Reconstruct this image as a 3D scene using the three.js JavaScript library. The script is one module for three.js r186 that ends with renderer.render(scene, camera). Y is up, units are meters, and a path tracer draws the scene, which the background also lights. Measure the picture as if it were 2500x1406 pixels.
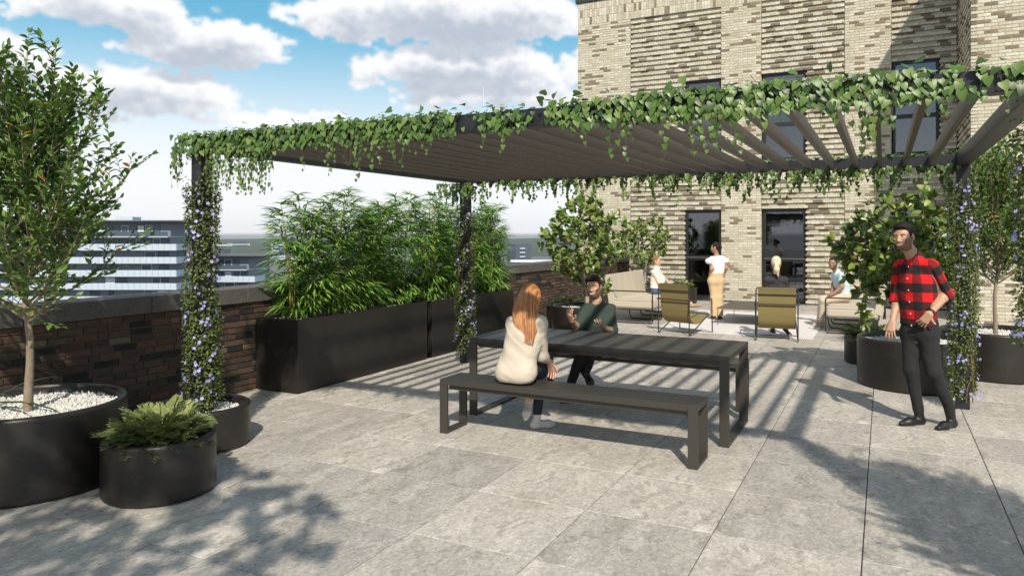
import * as THREE from 'three';
import { mergeGeometries, mergeVertices } from 'three/addons/utils/BufferGeometryUtils.js';
import { RoundedBoxGeometry } from 'three/addons/geometries/RoundedBoxGeometry.js';

// ---------- camera, sky, sun, exposure ----------
// World: x runs along the brick facade, z = -v where v is the distance towards the facade; metres.
const YAW = 0.469983, EYE = 1.7696, FOC = 1792.1, HOR = 571.2;
const scene = new THREE.Scene();
const camera = new THREE.PerspectiveCamera(2 * Math.atan(703 / FOC) * 180 / Math.PI, 2500 / 1406, 0.05, 6000);
camera.position.set(0, EYE, 0);
camera.rotation.set(0, YAW, 0);
camera.setViewOffset(2500, 1406, 0, 703 - HOR, 2500, 1406);          // shift lens: verticals stay parallel
const renderer = new THREE.WebGLRenderer({ antialias: true });
renderer.toneMapping = THREE.LinearToneMapping;
renderer.toneMappingExposure = 1.0;
renderer.shadowMap.enabled = true;

// seeded random and noise
function rng(seed) { let a = seed >>> 0; return () => { a = (a + 0x6D2B79F5) | 0; let t = Math.imul(a ^ (a >>> 15), 1 | a); t = (t + Math.imul(t ^ (t >>> 7), 61 | t)) ^ t; return ((t ^ (t >>> 14)) >>> 0) / 4294967296; }; }
const clamp = (x, a = 0, b = 1) => Math.min(b, Math.max(a, x)), lerp = (a, b, t) => a + (b - a) * t;
const sstep = (a, b, x) => { const t = clamp((x - a) / (b - a)); return t * t * (3 - 2 * t); };
const hash2 = (x, y, s) => { let h = Math.imul(x | 0, 374761393) + Math.imul(y | 0, 668265263) + Math.imul(s | 0, 974634777); h = Math.imul(h ^ (h >>> 13), 1274126177); return ((h ^ (h >>> 16)) >>> 0) / 4294967296; };
function vnoise(x, y, s = 0) { const ix = Math.floor(x), iy = Math.floor(y), fx = x - ix, fy = y - iy, a = fx * fx * (3 - 2 * fx), b = fy * fy * (3 - 2 * fy); return lerp(lerp(hash2(ix, iy, s), hash2(ix + 1, iy, s), a), lerp(hash2(ix, iy + 1, s), hash2(ix + 1, iy + 1, s), a), b); }
function fbm(x, y, s = 0, o = 4, g = 0.5) { let a = 1, t = 0, n = 0; for (let i = 0; i < o; i++) { t += a * vnoise(x, y, s + i * 17); n += a; a *= g; x = x * 2.03 + 11.7; y = y * 2.03 + 5.3; } return t / n; }

// sky: blue air whitening to the horizon, cumulus with pale tops and grey bases
const D2R = Math.PI / 180;
function makeSky() {
  const W = 2048, H = 1024, data = new Float32Array(W * H * 4);
  // heaps of cumulus: azimuth and elevation of the middle, half width, half height (degrees), strength
  const heaps = [[-28.9, 14.6, 6.2, 2.1, 1], [-22.4, 12.9, 5.6, 2.1, 1], [-35.2, 10.6, 3.6, 2.2, 1], [-26.9, 9.3, 7.4, 2.2, .85], [-5.0, 15.9, 12.5, 2.5, 1.05], [-3.6, 12.4, 9.2, 2.1, 1],
    [-1.0, 10.3, 8.2, 1.5, .9], [-18, 8.0, 6.5, 1.2, .55], [-44, 13.5, 6, 2.2, 1], [14, 13, 9, 2.4, 1], [30, 10.5, 10, 2.2, 1], [45, 14, 8, 2.6, 1], [-58, 10.5, 9, 2.2, 1], [-29, 19.5, 8, 2, .9], [-8, 21.5, 10, 2.2, .9]];
  const dens = (az, el) => {
    let d = 0;
    if (el < 24 && Math.abs(az) < 70) {
      const wob = (fbm(az * .42 + 40, el * .8, 3, 5, .55) - .5), wob2 = (fbm(az * 1.5, el * 2.2, 9, 4, .55) - .5);
      for (const [a, e, w, h, s] of heaps) {
        const x = (az - a) / w + wob * .5, dy = el - e + wob * 2.2, y = dy < 0 ? dy / (h * .62) : dy / (h * 1.05), r = x * x + y * y;
        if (r < 2.2) d = Math.max(d, s * (1.12 - r) + wob2 * .85 + wob * .5);
      }
    }
    return d;
  };
  const far = (x, y, z) => { const k = 1 / (y + .16); return (fbm(x * k * 1.1 + 7, z * k * 1.1 + 3, 21, 5, .52) - .53) * 3.4 * sstep(.03, .12, y); };
  for (let row = 0; row < H; row++) {
    const up = ((row + .5) / H - .5) * Math.PI, y = Math.sin(up), el = up / D2R;
    for (let col = 0; col < W; col++) {
      const round = ((col + .5) / W - .5) * 2 * Math.PI, x = Math.cos(round) * Math.cos(up), z = Math.sin(round) * Math.cos(up);
      let az = Math.atan2(x, -z) / D2R + YAW / D2R; if (az > 180) az -= 360;
      const t = clamp(el / 90), e = Math.max(el, 0);
      const hz = sstep(16.5, 3.5, e), mid = Math.exp(-e / 26);
      let r = lerp(.055, .25, mid), g = lerp(.17, .78, mid), b = lerp(.37, 1.06, mid);
      r = lerp(r, 1.0, hz); g = lerp(g, 1.02, hz); b = lerp(b, 1.04, hz);
      if (el > -1) {
        let d, da;
        const near = sstep(72, 50, Math.abs(az)) * sstep(26, 19, el);
        const f0 = el > 1 ? far(x, y, z) : -1;
        d = f0 * (1 - near); da = d * .8;
        if (near > 0) { d += near * dens(az, el); da += near * dens(az + .3, el + 1.15); }
        const a = sstep(.04, .30, d) * sstep(2.2, 6.5, el);
        if (a > 0) {
          const sh = clamp(1.10 - .68 * sstep(-.05, 1.05, da) - .10 * sstep(.3, 1.2, d)), hi = clamp((el - 26) / 40);
          let cr = lerp(.30, 1.03, sh), cg = lerp(.37, 1.03, sh), cb = lerp(.50, 1.04, sh);
          const dim = lerp(1, .55, hi);
          const A = a * .96;
          r = lerp(r, cr * dim, A); g = lerp(g, cg * dim, A); b = lerp(b, cb * dim, A);
        }
      }
      if (el < 0) { const k = sstep(0, -6, el); r = lerp(r, .35, k); g = lerp(g, .36, k); b = lerp(b, .38, k); }
      const o = (row * W + col) * 4; data[o] = r; data[o + 1] = g; data[o + 2] = b; data[o + 3] = 1;
    }
  }
  const tex = new THREE.DataTexture(data, W, H, THREE.RGBAFormat, THREE.FloatType);
  tex.mapping = THREE.EquirectangularReflectionMapping; tex.magFilter = THREE.LinearFilter; tex.minFilter = THREE.LinearFilter; tex.needsUpdate = true;
  return tex;
}
const skyTexture = makeSky();
scene.background = skyTexture;
scene.environment = skyTexture;

const sun = new THREE.DirectionalLight(new THREE.Color(1.0, 0.915, 0.79), 5.0);
sun.name = 'sun';
sun.position.set(0.571 * 30 - 2, 1.003 * 30, 1.0 * 30 - 9);
sun.target.position.set(-2, 0, -9);
sun.castShadow = true; sun.shadow.radius = 2.0; sun.shadow.mapSize.set(4096, 4096);
Object.assign(sun.shadow.camera, { left: -16, right: 16, top: 16, bottom: -16, near: 1, far: 90 });
scene.add(sun, sun.target);

// ---------- helpers ----------
const P = (u, y, v) => new THREE.Vector3(u, y, -v);
const taken = new Map();
function numbered(name) { const n = taken.get(name) ?? 0; taken.set(name, n + 1); return n ? name + '_' + String(n).padStart(3, '0') : name; }
function tidy(g) { g = g.index ? g.toNonIndexed() : g; for (const k of Object.keys(g.attributes)) if (!['position', 'normal', 'uv', 'color'].includes(k)) g.deleteAttribute(k); return g; }
function joined(list) { if (!Array.isArray(list)) return list; if (list.length === 1) return list[0]; list = list.map(tidy); const hasC = list.every(g => g.attributes.color); if (!hasC) list.forEach(g => g.deleteAttribute('color')); return mergeGeometries(list); }
function part(name, geo, mat, parent) { const m = new THREE.Mesh(joined(geo), mat); m.name = name; parent.add(m); return m; }
function thing(name, label, category, pos = null, turn = 0, group) {
  const o = new THREE.Group(); o.name = numbered(name); scene.add(o); if (pos) o.position.copy(pos); o.rotation.y = turn; o.userData = { label, category }; if (group) o.userData.group = group; return o;
}
function single(name, geo, mat, label, category, group) { const m = new THREE.Mesh(joined(geo), mat); m.name = numbered(name); scene.add(m); m.userData = { label, category }; if (group) m.userData.group = group; return m; }
function structure(name, geo, mat) { const m = new THREE.Mesh(joined(geo), mat); m.name = numbered(name); scene.add(m); m.userData = { kind: 'structure' }; return m; }
function copyOf(root, label, pos, turn = 0, group) { const r = root.clone(); r.name = numbered(root.name.replace(/_\d{3}$/, '')); r.userData = { ...root.userData, label }; if (group) r.userData.group = group; if (pos) r.position.copy(pos); r.rotation.y = turn; scene.add(r); return r; }
// uv in metres from the face that each vertex lies on
function metric(g, s = 1) {
  g = tidy(g); const p = g.attributes.position, n = g.attributes.normal, uv = new Float32Array(p.count * 2);
  for (let i = 0; i < p.count; i++) { const ax = Math.abs(n.getX(i)), ay = Math.abs(n.getY(i)), az = Math.abs(n.getZ(i)); let a, b; if (ay >= ax && ay >= az) { a = p.getX(i); b = p.getZ(i); } else if (ax >= az) { a = p.getZ(i); b = p.getY(i); } else { a = p.getX(i); b = p.getY(i); } uv[i * 2] = a * s; uv[i * 2 + 1] = b * s; }
  g.setAttribute('uv', new THREE.BufferAttribute(uv, 2)); return g;
}
// box by extents: u0..u1, y0..y1, v0..v1
function boxE(u0, u1, y0, y1, v0, v1, r = 0) {
  const w = u1 - u0, h = y1 - y0, d = v1 - v0;
  const g = r > 0 ? new RoundedBoxGeometry(w, h, d, 1, Math.min(r, w / 2.1, h / 2.1, d / 2.1)) : new THREE.BoxGeometry(w, h, d);
  g.translate((u0 + u1) / 2, (y0 + y1) / 2, -(v0 + v1) / 2); return metric(g);
}
function boxC(w, h, d, x, y, z, r = 0) { const g = r > 0 ? new RoundedBoxGeometry(w, h, d, 1, r) : new THREE.BoxGeometry(w, h, d); g.translate(x, y, z); return metric(g); }
// bar of round section through points, corners rounded by radius c
function rodPath(pts, c = 0) {
  pts = pts.map(p => p.isVector3 ? p : new THREE.Vector3(...p)); const path = new THREE.CurvePath(); let prev = pts[0].clone();
  for (let i = 1; i < pts.length; i++) {
    if (i < pts.length - 1 && c > 0) {
      const a = pts[i].clone().sub(pts[i - 1]), b = pts[i + 1].clone().sub(pts[i]), k = Math.min(c, a.length() * .45, b.length() * .45), p1 = pts[i].clone().sub(a.setLength(k)), p2 = pts[i].clone().add(b.setLength(k));
      path.add(new THREE.LineCurve3(prev, p1)); path.add(new THREE.QuadraticBezierCurve3(p1, pts[i], p2)); prev = p2;
    } else { path.add(new THREE.LineCurve3(prev, pts[i])); prev = pts[i].clone(); }
  }
  return path;
}
function rod(pts, r, c = 0, seg = 8) {
  const path = rodPath(pts, c), P2 = [], F = []; // sample each piece of the path so that straight runs stay cheap
  for (const cv of path.curves) { const n = cv.isLineCurve3 ? 1 : 5; for (let i = 0; i <= n; i++) { const p = cv.getPoint(i / n); if (!P2.length || P2[P2.length - 1].distanceTo(p) > 1e-5) P2.push(p); } }
  return sweep(P2, () => r, seg, true);
}
// tapered tube through points: rad(i, t)
function sweep(pts, rad, seg = 6, caps = false) {
  const pos = [], nor = [], uv = [], idx = [], n = pts.length; let up = new THREE.Vector3(0, 1, 0), X = new THREE.Vector3(), Y = new THREE.Vector3(), len = 0;
  for (let i = 0; i < n; i++) {
    const t = pts[Math.min(i + 1, n - 1)].clone().sub(pts[Math.max(i - 1, 0)]).normalize();
    if (i === 0) { up = Math.abs(t.y) > .9 ? new THREE.Vector3(1, 0, 0) : new THREE.Vector3(0, 1, 0); X.crossVectors(up, t).normalize(); } else { X.sub(t.clone().multiplyScalar(X.dot(t))).normalize(); len += pts[i].distanceTo(pts[i - 1]); }
    Y.crossVectors(t, X); const r = rad(i, i / (n - 1));
    for (let k = 0; k <= seg; k++) { const a = k / seg * Math.PI * 2, cx = Math.cos(a), sy = Math.sin(a); const nx = X.x * cx + Y.x * sy, ny = X.y * cx + Y.y * sy, nz = X.z * cx + Y.z * sy; pos.push(pts[i].x + nx * r, pts[i].y + ny * r, pts[i].z + nz * r); nor.push(nx, ny, nz); uv.push(a * Math.max(r, .01), len); }
  }
  for (let i = 0; i < n - 1; i++) for (let k = 0; k < seg; k++) { const a = i * (seg + 1) + k, b = a + seg + 1; idx.push(a, a + 1, b, a + 1, b + 1, b); }
  if (caps) for (const [i, s] of [[0, -1], [n - 1, 1]]) { const c = pos.length / 3, t = pts[Math.min(i + 1, n - 1)].clone().sub(pts[Math.max(i - 1, 0)]).normalize().multiplyScalar(s); pos.push(pts[i].x, pts[i].y, pts[i].z); nor.push(t.x, t.y, t.z); uv.push(0, 0); for (let k = 0; k < seg; k++) { const a = i * (seg + 1) + k; s > 0 ? idx.push(c, a, a + 1) : idx.push(c, a + 1, a); } }
  const g = new THREE.BufferGeometry(); g.setAttribute('position', new THREE.Float32BufferAttribute(pos, 3)); g.setAttribute('normal', new THREE.Float32BufferAttribute(nor, 3)); g.setAttribute('uv', new THREE.Float32BufferAttribute(uv, 2)); g.setIndex(idx); return tidy(g);
}
const lin = (r, g, b) => new THREE.Color().setRGB(r, g, b);
function std(color, roughness = .8, extra = {}) { const c = Array.isArray(color) ? lin(...color) : new THREE.Color(color); return new THREE.MeshStandardMaterial({ color: c, roughness, ...extra }); }
function phys(color, roughness = .8, extra = {}) { const c = Array.isArray(color) ? lin(...color) : new THREE.Color(color); return new THREE.MeshPhysicalMaterial({ color: c, roughness, ...extra }); }
function canvasTex(size, fn, opts = {}) { // fn(x, y) in 0..1 -> [r,g,b] 0..1 sRGB (or one value)
  const w = opts.w ?? size, h = opts.h ?? size, d = new Uint8Array(w * h * 4);
  for (let j = 0; j < h; j++) for (let i = 0; i < w; i++) { let c = fn((i + .5) / w, (j + .5) / h); if (typeof c === 'number') c = [c, c, c]; const o = (j * w + i) * 4; d[o] = clamp(c[0]) * 255; d[o + 1] = clamp(c[1]) * 255; d[o + 2] = clamp(c[2]) * 255; d[o + 3] = 255; }
  const t = new THREE.DataTexture(d, w, h); t.magFilter = THREE.LinearFilter; t.minFilter = THREE.LinearMipmapLinearFilter; t.generateMipmaps = true; t.wrapS = t.wrapT = opts.clamp ? THREE.ClampToEdgeWrapping : THREE.RepeatWrapping; if (!opts.data) t.colorSpace = THREE.SRGBColorSpace; t.needsUpdate = true; return t;
}
function colored(g, r, gg, b) { g = tidy(g); const n = g.attributes.position.count, c = new Float32Array(n * 3); for (let i = 0; i < n; i++) { c[i * 3] = r; c[i * 3 + 1] = gg; c[i * 3 + 2] = b; } g.setAttribute('color', new THREE.BufferAttribute(c, 3)); return g; }
const M4 = () => new THREE.Matrix4();
const xf = (p, q, s) => new THREE.Matrix4().compose(p, q, typeof s === 'number' ? new THREE.Vector3(s, s, s) : s);
// grain that repeats on itself: sum of noise on a torus
function tileNoise(x, y, n, s) { const X = x * n, Y = y * n, ix = Math.floor(X), iy = Math.floor(Y), fx = X - ix, fy = Y - iy, a = fx * fx * (3 - 2 * fx), b = fy * fy * (3 - 2 * fy), m = k => ((k % n) + n) % n; return lerp(lerp(hash2(m(ix), m(iy), s), hash2(m(ix + 1), m(iy), s), a), lerp(hash2(m(ix), m(iy + 1), s), hash2(m(ix + 1), m(iy + 1), s), a), b); }

// ---------- terrace floor ----------
const GU = -1.7085, GV = 4.4053, TS = 0.8;                           // tile grid
function makeTileTextures() {
  const out = [];
  for (let k = 0; k < 7; k++) {
    const R = rng(900 + k), streaky = k % 3 !== 2, ph = R() * 50, tone = [0, -.03, .03, -.02, .02, -.05, .035][k];
    const pits = []; for (let i = 0; i < 16; i++) { const cx = R(), cy = R(); for (let j = 0, m = 2 + (R() * 9 | 0); j < m; j++) pits.push([cx + (R() - .5) * .13, cy + (R() - .5) * .16, .001 + R() * R() * .006, .001 + R() * .004, R() * 3, .35 + R() * .65]); }
    const S = 512, mask = new Float32Array(S * S);
    for (const [cx, cy, a, b, ang, w] of pits) { const c = Math.cos(ang), s = Math.sin(ang), rr = Math.ceil(Math.max(a, b) * S * 2) + 1; for (let j = -rr; j <= rr; j++) for (let i = -rr; i <= rr; i++) { const X = Math.round(cx * S) + i, Y = Math.round(cy * S) + j; if (X < 0 || Y < 0 || X >= S || Y >= S) continue; const x = (i * c + j * s) / S / (a * 1.9), y = (-i * s + j * c) / S / b, r = x * x + y * y + (vnoise(X * .5, Y * .5, k) - .5) * .9; if (r < 1) mask[Y * S + X] = Math.max(mask[Y * S + X], w * (1 - Math.max(r, 0))); } }
    const f = (x, y) => {
      const wx = x + (fbm(x * 3, y * 3, 71 + k, 3) - .5) * .16;
      const st = fbm(wx * (streaky ? 9 : 4) + ph, y * (streaky ? 1.5 : 3.2) + ph, 10 + k, 5, .55), cl = fbm(x * 2.4 + ph, y * 2.1, 31 + k, 4), fine = fbm(x * 42 + ph, y * 30, 51 + k, 3, .6), veil = fbm(wx * 16, y * 7, 61 + k, 4, .6);
      const m = mask[Math.min(S - 1, y * S | 0) * S + Math.min(S - 1, x * S | 0)];
      const blotch = sstep(.52, .64, veil) * sstep(.42, .6, st);
      const grit = fbm(x * 110 + ph, y * 70, 81 + k, 2, .6); const v = .70 + tone + (st - .5) * .17 + (cl - .5) * .05 + (fine - .5) * .19 + (grit - .5) * .15 - blotch * .085 - m * .30;
      return [v, v * .966, v * .915 + (cl - .5) * .015];
    };
    out.push(canvasTex(S, f, { clamp: true }));
  }
  return out;
}
const tileMaps = makeTileTextures();
const tileBump = canvasTex(256, (x, y) => tileNoise(x, y, 64, 3) * .5 + tileNoise(x, y, 128, 4) * .35 + tileNoise(x, y, 16, 5) * .2, { data: true });
const tileMats = tileMaps.map((t) => std([1, 1, 1], .62, { map: t, bumpMap: tileBump, bumpScale: .0006 }));
function tileGeometry() {
  const a = TS / 2 - .003, b = a - .0034, top = .0, lo = -.0026, base = -.022, pos = [], nor = [], uv = [];
  const quad = (p, n) => { for (const i of [0, 1, 2, 0, 2, 3]) { pos.push(...p[i]); nor.push(...n); uv.push(p[i][0] / TS + .5, .5 - p[i][2] / TS); } };
  quad([[-b, top, b], [b, top, b], [b, top, -b], [-b, top, -b]], [0, 1, 0]);
  const s = Math.SQRT1_2;
  quad([[-a, lo, a], [a, lo, a], [b, top, b], [-b, top, b]], [0, s, s]); quad([[a, lo, -a], [-a, lo, -a], [-b, top, -b], [b, top, -b]], [0, s, -s]);
  quad([[a, lo, a], [a, lo, -a], [b, top, -b], [b, top, b]], [s, s, 0]); quad([[-a, lo, -a], [-a, lo, a], [-b, top, b], [-b, top, -b]], [-s, s, 0]);
  quad([[-a, base, a], [a, base, a], [a, lo, a], [-a, lo, a]], [0, 0, 1]); quad([[a, base, -a], [-a, base, -a], [-a, lo, -a], [a, lo, -a]], [0, 0, -1]);
  quad([[a, base, a], [a, base, -a], [a, lo, -a], [a, lo, a]], [1, 0, 0]); quad([[-a, base, -a], [-a, base, a], [-a, lo, a], [-a, lo, -a]], [-1, 0, 0]);
  const g = new THREE.BufferGeometry(); g.setAttribute('position', new THREE.Float32BufferAttribute(pos, 3)); g.setAttribute('normal', new THREE.Float32BufferAttribute(nor, 3)); g.setAttribute('uv', new THREE.Float32BufferAttribute(uv, 2)); return g;
}
const deck = structure('terrace_floor', boxE(-6.75, 9, -.40, -.012, -6, 20.3), std([.06, .056, .05], .95));
{
  const g = tileGeometry(), R = rng(5), list = [];
  for (let i = -6; i < 12; i++) for (let k = -12; k < 20; k++) {
    const u = GU + (i + .5) * TS, v = GV + (k + .5) * TS; if (u > 8.6 || v < -5.4 || v > 20) continue;
    const d = v * Math.cos(YAW) - u * Math.sin(YAW), x = v * Math.sin(YAW) + u * Math.cos(YAW), seen = d > .4 && Math.abs(x / d) < .78 && FOC * EYE / d + HOR < 1700;
    list.push({ u, v, d, seen, m: R() * 7 | 0, flip: R() < .5, h: (R() - .5) * .0012 });
  }
  const shown = list.filter(t => t.seen).sort((a, b) => a.d - b.d), own = new Set(shown.slice(0, 300));
  const rest = tileMats.map(() => []);
  for (const t of list) {
    if (own.has(t)) { const m = part('paving_tile', g, tileMats[t.m], deck); m.position.copy(P(t.u, t.h, t.v)); m.rotation.y = t.flip ? Math.PI : 0; }
    else rest[t.m].push(g.clone().rotateY(t.flip ? Math.PI : 0).translate(t.u, t.h, -t.v));
  }
  rest.forEach((l, i) => { if (l.length) part('distant_paving', l, tileMats[i], deck).userData.kind = 'stuff'; });
}

// ---------- bricks ----------
const grainMap = canvasTex(256, (x, y) => { const v = .93 + (tileNoise(x, y, 8, 1) - .5) * .10 + (tileNoise(x, y, 32, 2) - .5) * .12 + (tileNoise(x, y, 96, 3) - .5) * .16; return [v, v * .995, v * .985]; });
const grainBump = canvasTex(256, (x, y) => tileNoise(x, y, 12, 6) * .35 + tileNoise(x, y, 40, 7) * .35 + tileNoise(x, y, 100, 8) * .3, { data: true });
function brickGeometry(w, h, d, seed, jit) {      // front face towards +z (the camera side), slightly uneven arrises
  const R = rng(seed), c = Math.min(.004, h * .08), g = new THREE.BoxGeometry(w, h, d, 3, 1, 1), p = g.attributes.position;
  const key = new Map();
  for (let i = 0; i < p.count; i++) { const k = [p.getX(i), p.getY(i), p.getZ(i)].map(x => x.toFixed(4)).join(); if (!key.has(k)) key.set(k, [(R() - .5) * jit, (R() - .5) * jit, (R() - .5) * jit * .8]); const [a, b, e] = key.get(k); const front = p.getZ(i) > 0; p.setXYZ(i, p.getX(i) * (front ? 1 - c / w : 1) + (front ? a : 0), p.getY(i) * (front ? 1 - c / h : 1) + (front ? b : 0), p.getZ(i) + (front ? e : 0)); }
  g.computeVertexNormals(); const out = metric(g, 2.2), uv = out.attributes.uv, ou = R() * 3, ov = R() * 3; for (let i = 0; i < uv.count; i++) uv.setXY(i, uv.getX(i) + ou, uv.getY(i) + ov);
  return out;
}
// places: {x,y,z,w,h,turn,color}; the largest in view become meshes of their own, the rest instances
function layBricks(parent, places, depth, mats, palette, own, seed, jit) {
  const unit = [0, 1, 2].map(k => brickGeometry(1, 1, 1, 1, 0) && null);
  const geos = [0, 1, 2, 3].map(k => brickGeometry(.215, .058, depth, seed + k, jit));
  const q = new THREE.Quaternion(), yAx = new THREE.Vector3(0, 1, 0), R = rng(seed + 50), inst = [[], [], [], []];
  const cs = Math.cos(YAW), sn = Math.sin(YAW);
  for (const b of places) { const v = -b.z, d = v * cs - b.x * sn, x = v * sn + b.x * cs; b.d = d; const px = 1250 + FOC * x / d, py = HOR + FOC * (EYE - b.y) / d; b.seen = d > .3 && px > -30 && px < 2530 && py > -20 && py < 1400 && (!b.hide); b.k = R() * 4 | 0; }
  const chosen = new Set(places.filter(b => b.seen).sort((a, b) => a.d - b.d).slice(0, own));
  const palM = palette.map(c => mats(c));
  for (const b of places) {
    const s = new THREE.Vector3(b.w / .215, b.h / .058, 1);
    q.setFromAxisAngle(yAx, b.turn || 0);
    if (b.roll) q.multiply(new THREE.Quaternion().setFromAxisAngle(new THREE.Vector3(0, 0, 1), b.roll));
    if (chosen.has(b)) { const m = part('brick', geos[b.k], palM[b.c], parent); m.position.set(b.x, b.y, b.z); m.quaternion.copy(q); m.scale.copy(s); }
    else inst[b.k].push([xf(new THREE.Vector3(b.x, b.y, b.z), q, s), palette[b.c]]);
  }
  inst.forEach((l, k) => { if (!l.length) return; const m = new THREE.InstancedMesh(geos[k], mats([1, 1, 1]), l.length); m.name = 'brickwork'; m.userData.kind = 'stuff'; l.forEach(([mx, c], i) => { m.setMatrixAt(i, mx); m.setColorAt(i, lin(...c)); }); parent.add(m); });
}
// fill rows of stretcher bond into intervals
function rowOfBricks(u0, u1, y, h, L, shift, each) { const gap = .009; let a = u0 - shift; while (a < u1 - .004) { const s = Math.max(a, u0), e = Math.min(a + L, u1); if (e - s > .02) each((s + e) / 2, e - s - gap); a += L; } }

// ---------- parapet ----------
const WU = -6.42, wallBrick = (c) => std(c, .9, { map: grainMap, bumpMap: grainBump, bumpScale: .004 });
{
  const par = thing('parapet_wall', 'low dark brown brick parapet with grey stone coping along the terrace edge', 'wall', null);
  part('mortar_core', boxE(WU - .32, WU - .009, -.012, .992, -6, 19.9), std([.075, .062, .05], .95), par);
  const pal = [[.088, .054, .036], [.07, .042, .028], [.105, .067, .044], [.056, .036, .026], [.022, .019, .018], [.017, .016, .016], [.16, .115, .075], [.12, .062, .04], [.08, .056, .043]];
  const places = [], R = rng(11), rows = 15, h = .998 / rows;
  for (let r = 0; r < rows; r++) {
    let v = -6 + R() * .2; while (v < 19.88) { const L = R() < .16 ? .108 : R() < .5 ? .222 : .23, e = Math.min(v + L, 19.9), t = R(); const c = t < .13 ? (t < .06 ? 4 : 5) : t < .17 ? 6 : t < .25 ? 7 : t < .45 ? 0 : t < .63 ? 1 : t < .78 ? 2 : t < .9 ? 8 : 3; places.push({ x: WU - .05 + (R() - .5) * .006, y: (r + .5) * h, z: -(v + e) / 2, w: e - v - .010, h: h - .010, turn: Math.PI / 2 + (R() - .5) * .01, c, hide: (v > 6.1 && v < 11.5 && r < 12) }); v = e; }
  }
  layBricks(par, places, .1, wallBrick, pal, 300, 21, .007);
  const cop = std([.115, .11, .10], .8, { bumpMap: grainBump, bumpScale: .002, map: grainMap });
  const Rc = rng(6); for (let v = -6; v < 19.9; v += 1.2) { const m = part('coping_stone', boxE(WU - .36, WU + .03, .998, 1.163 + (Rc() - .5) * .002, v + .003, Math.min(v + 1.2, 19.93) - .003, .006), cop, par); }
}

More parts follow.
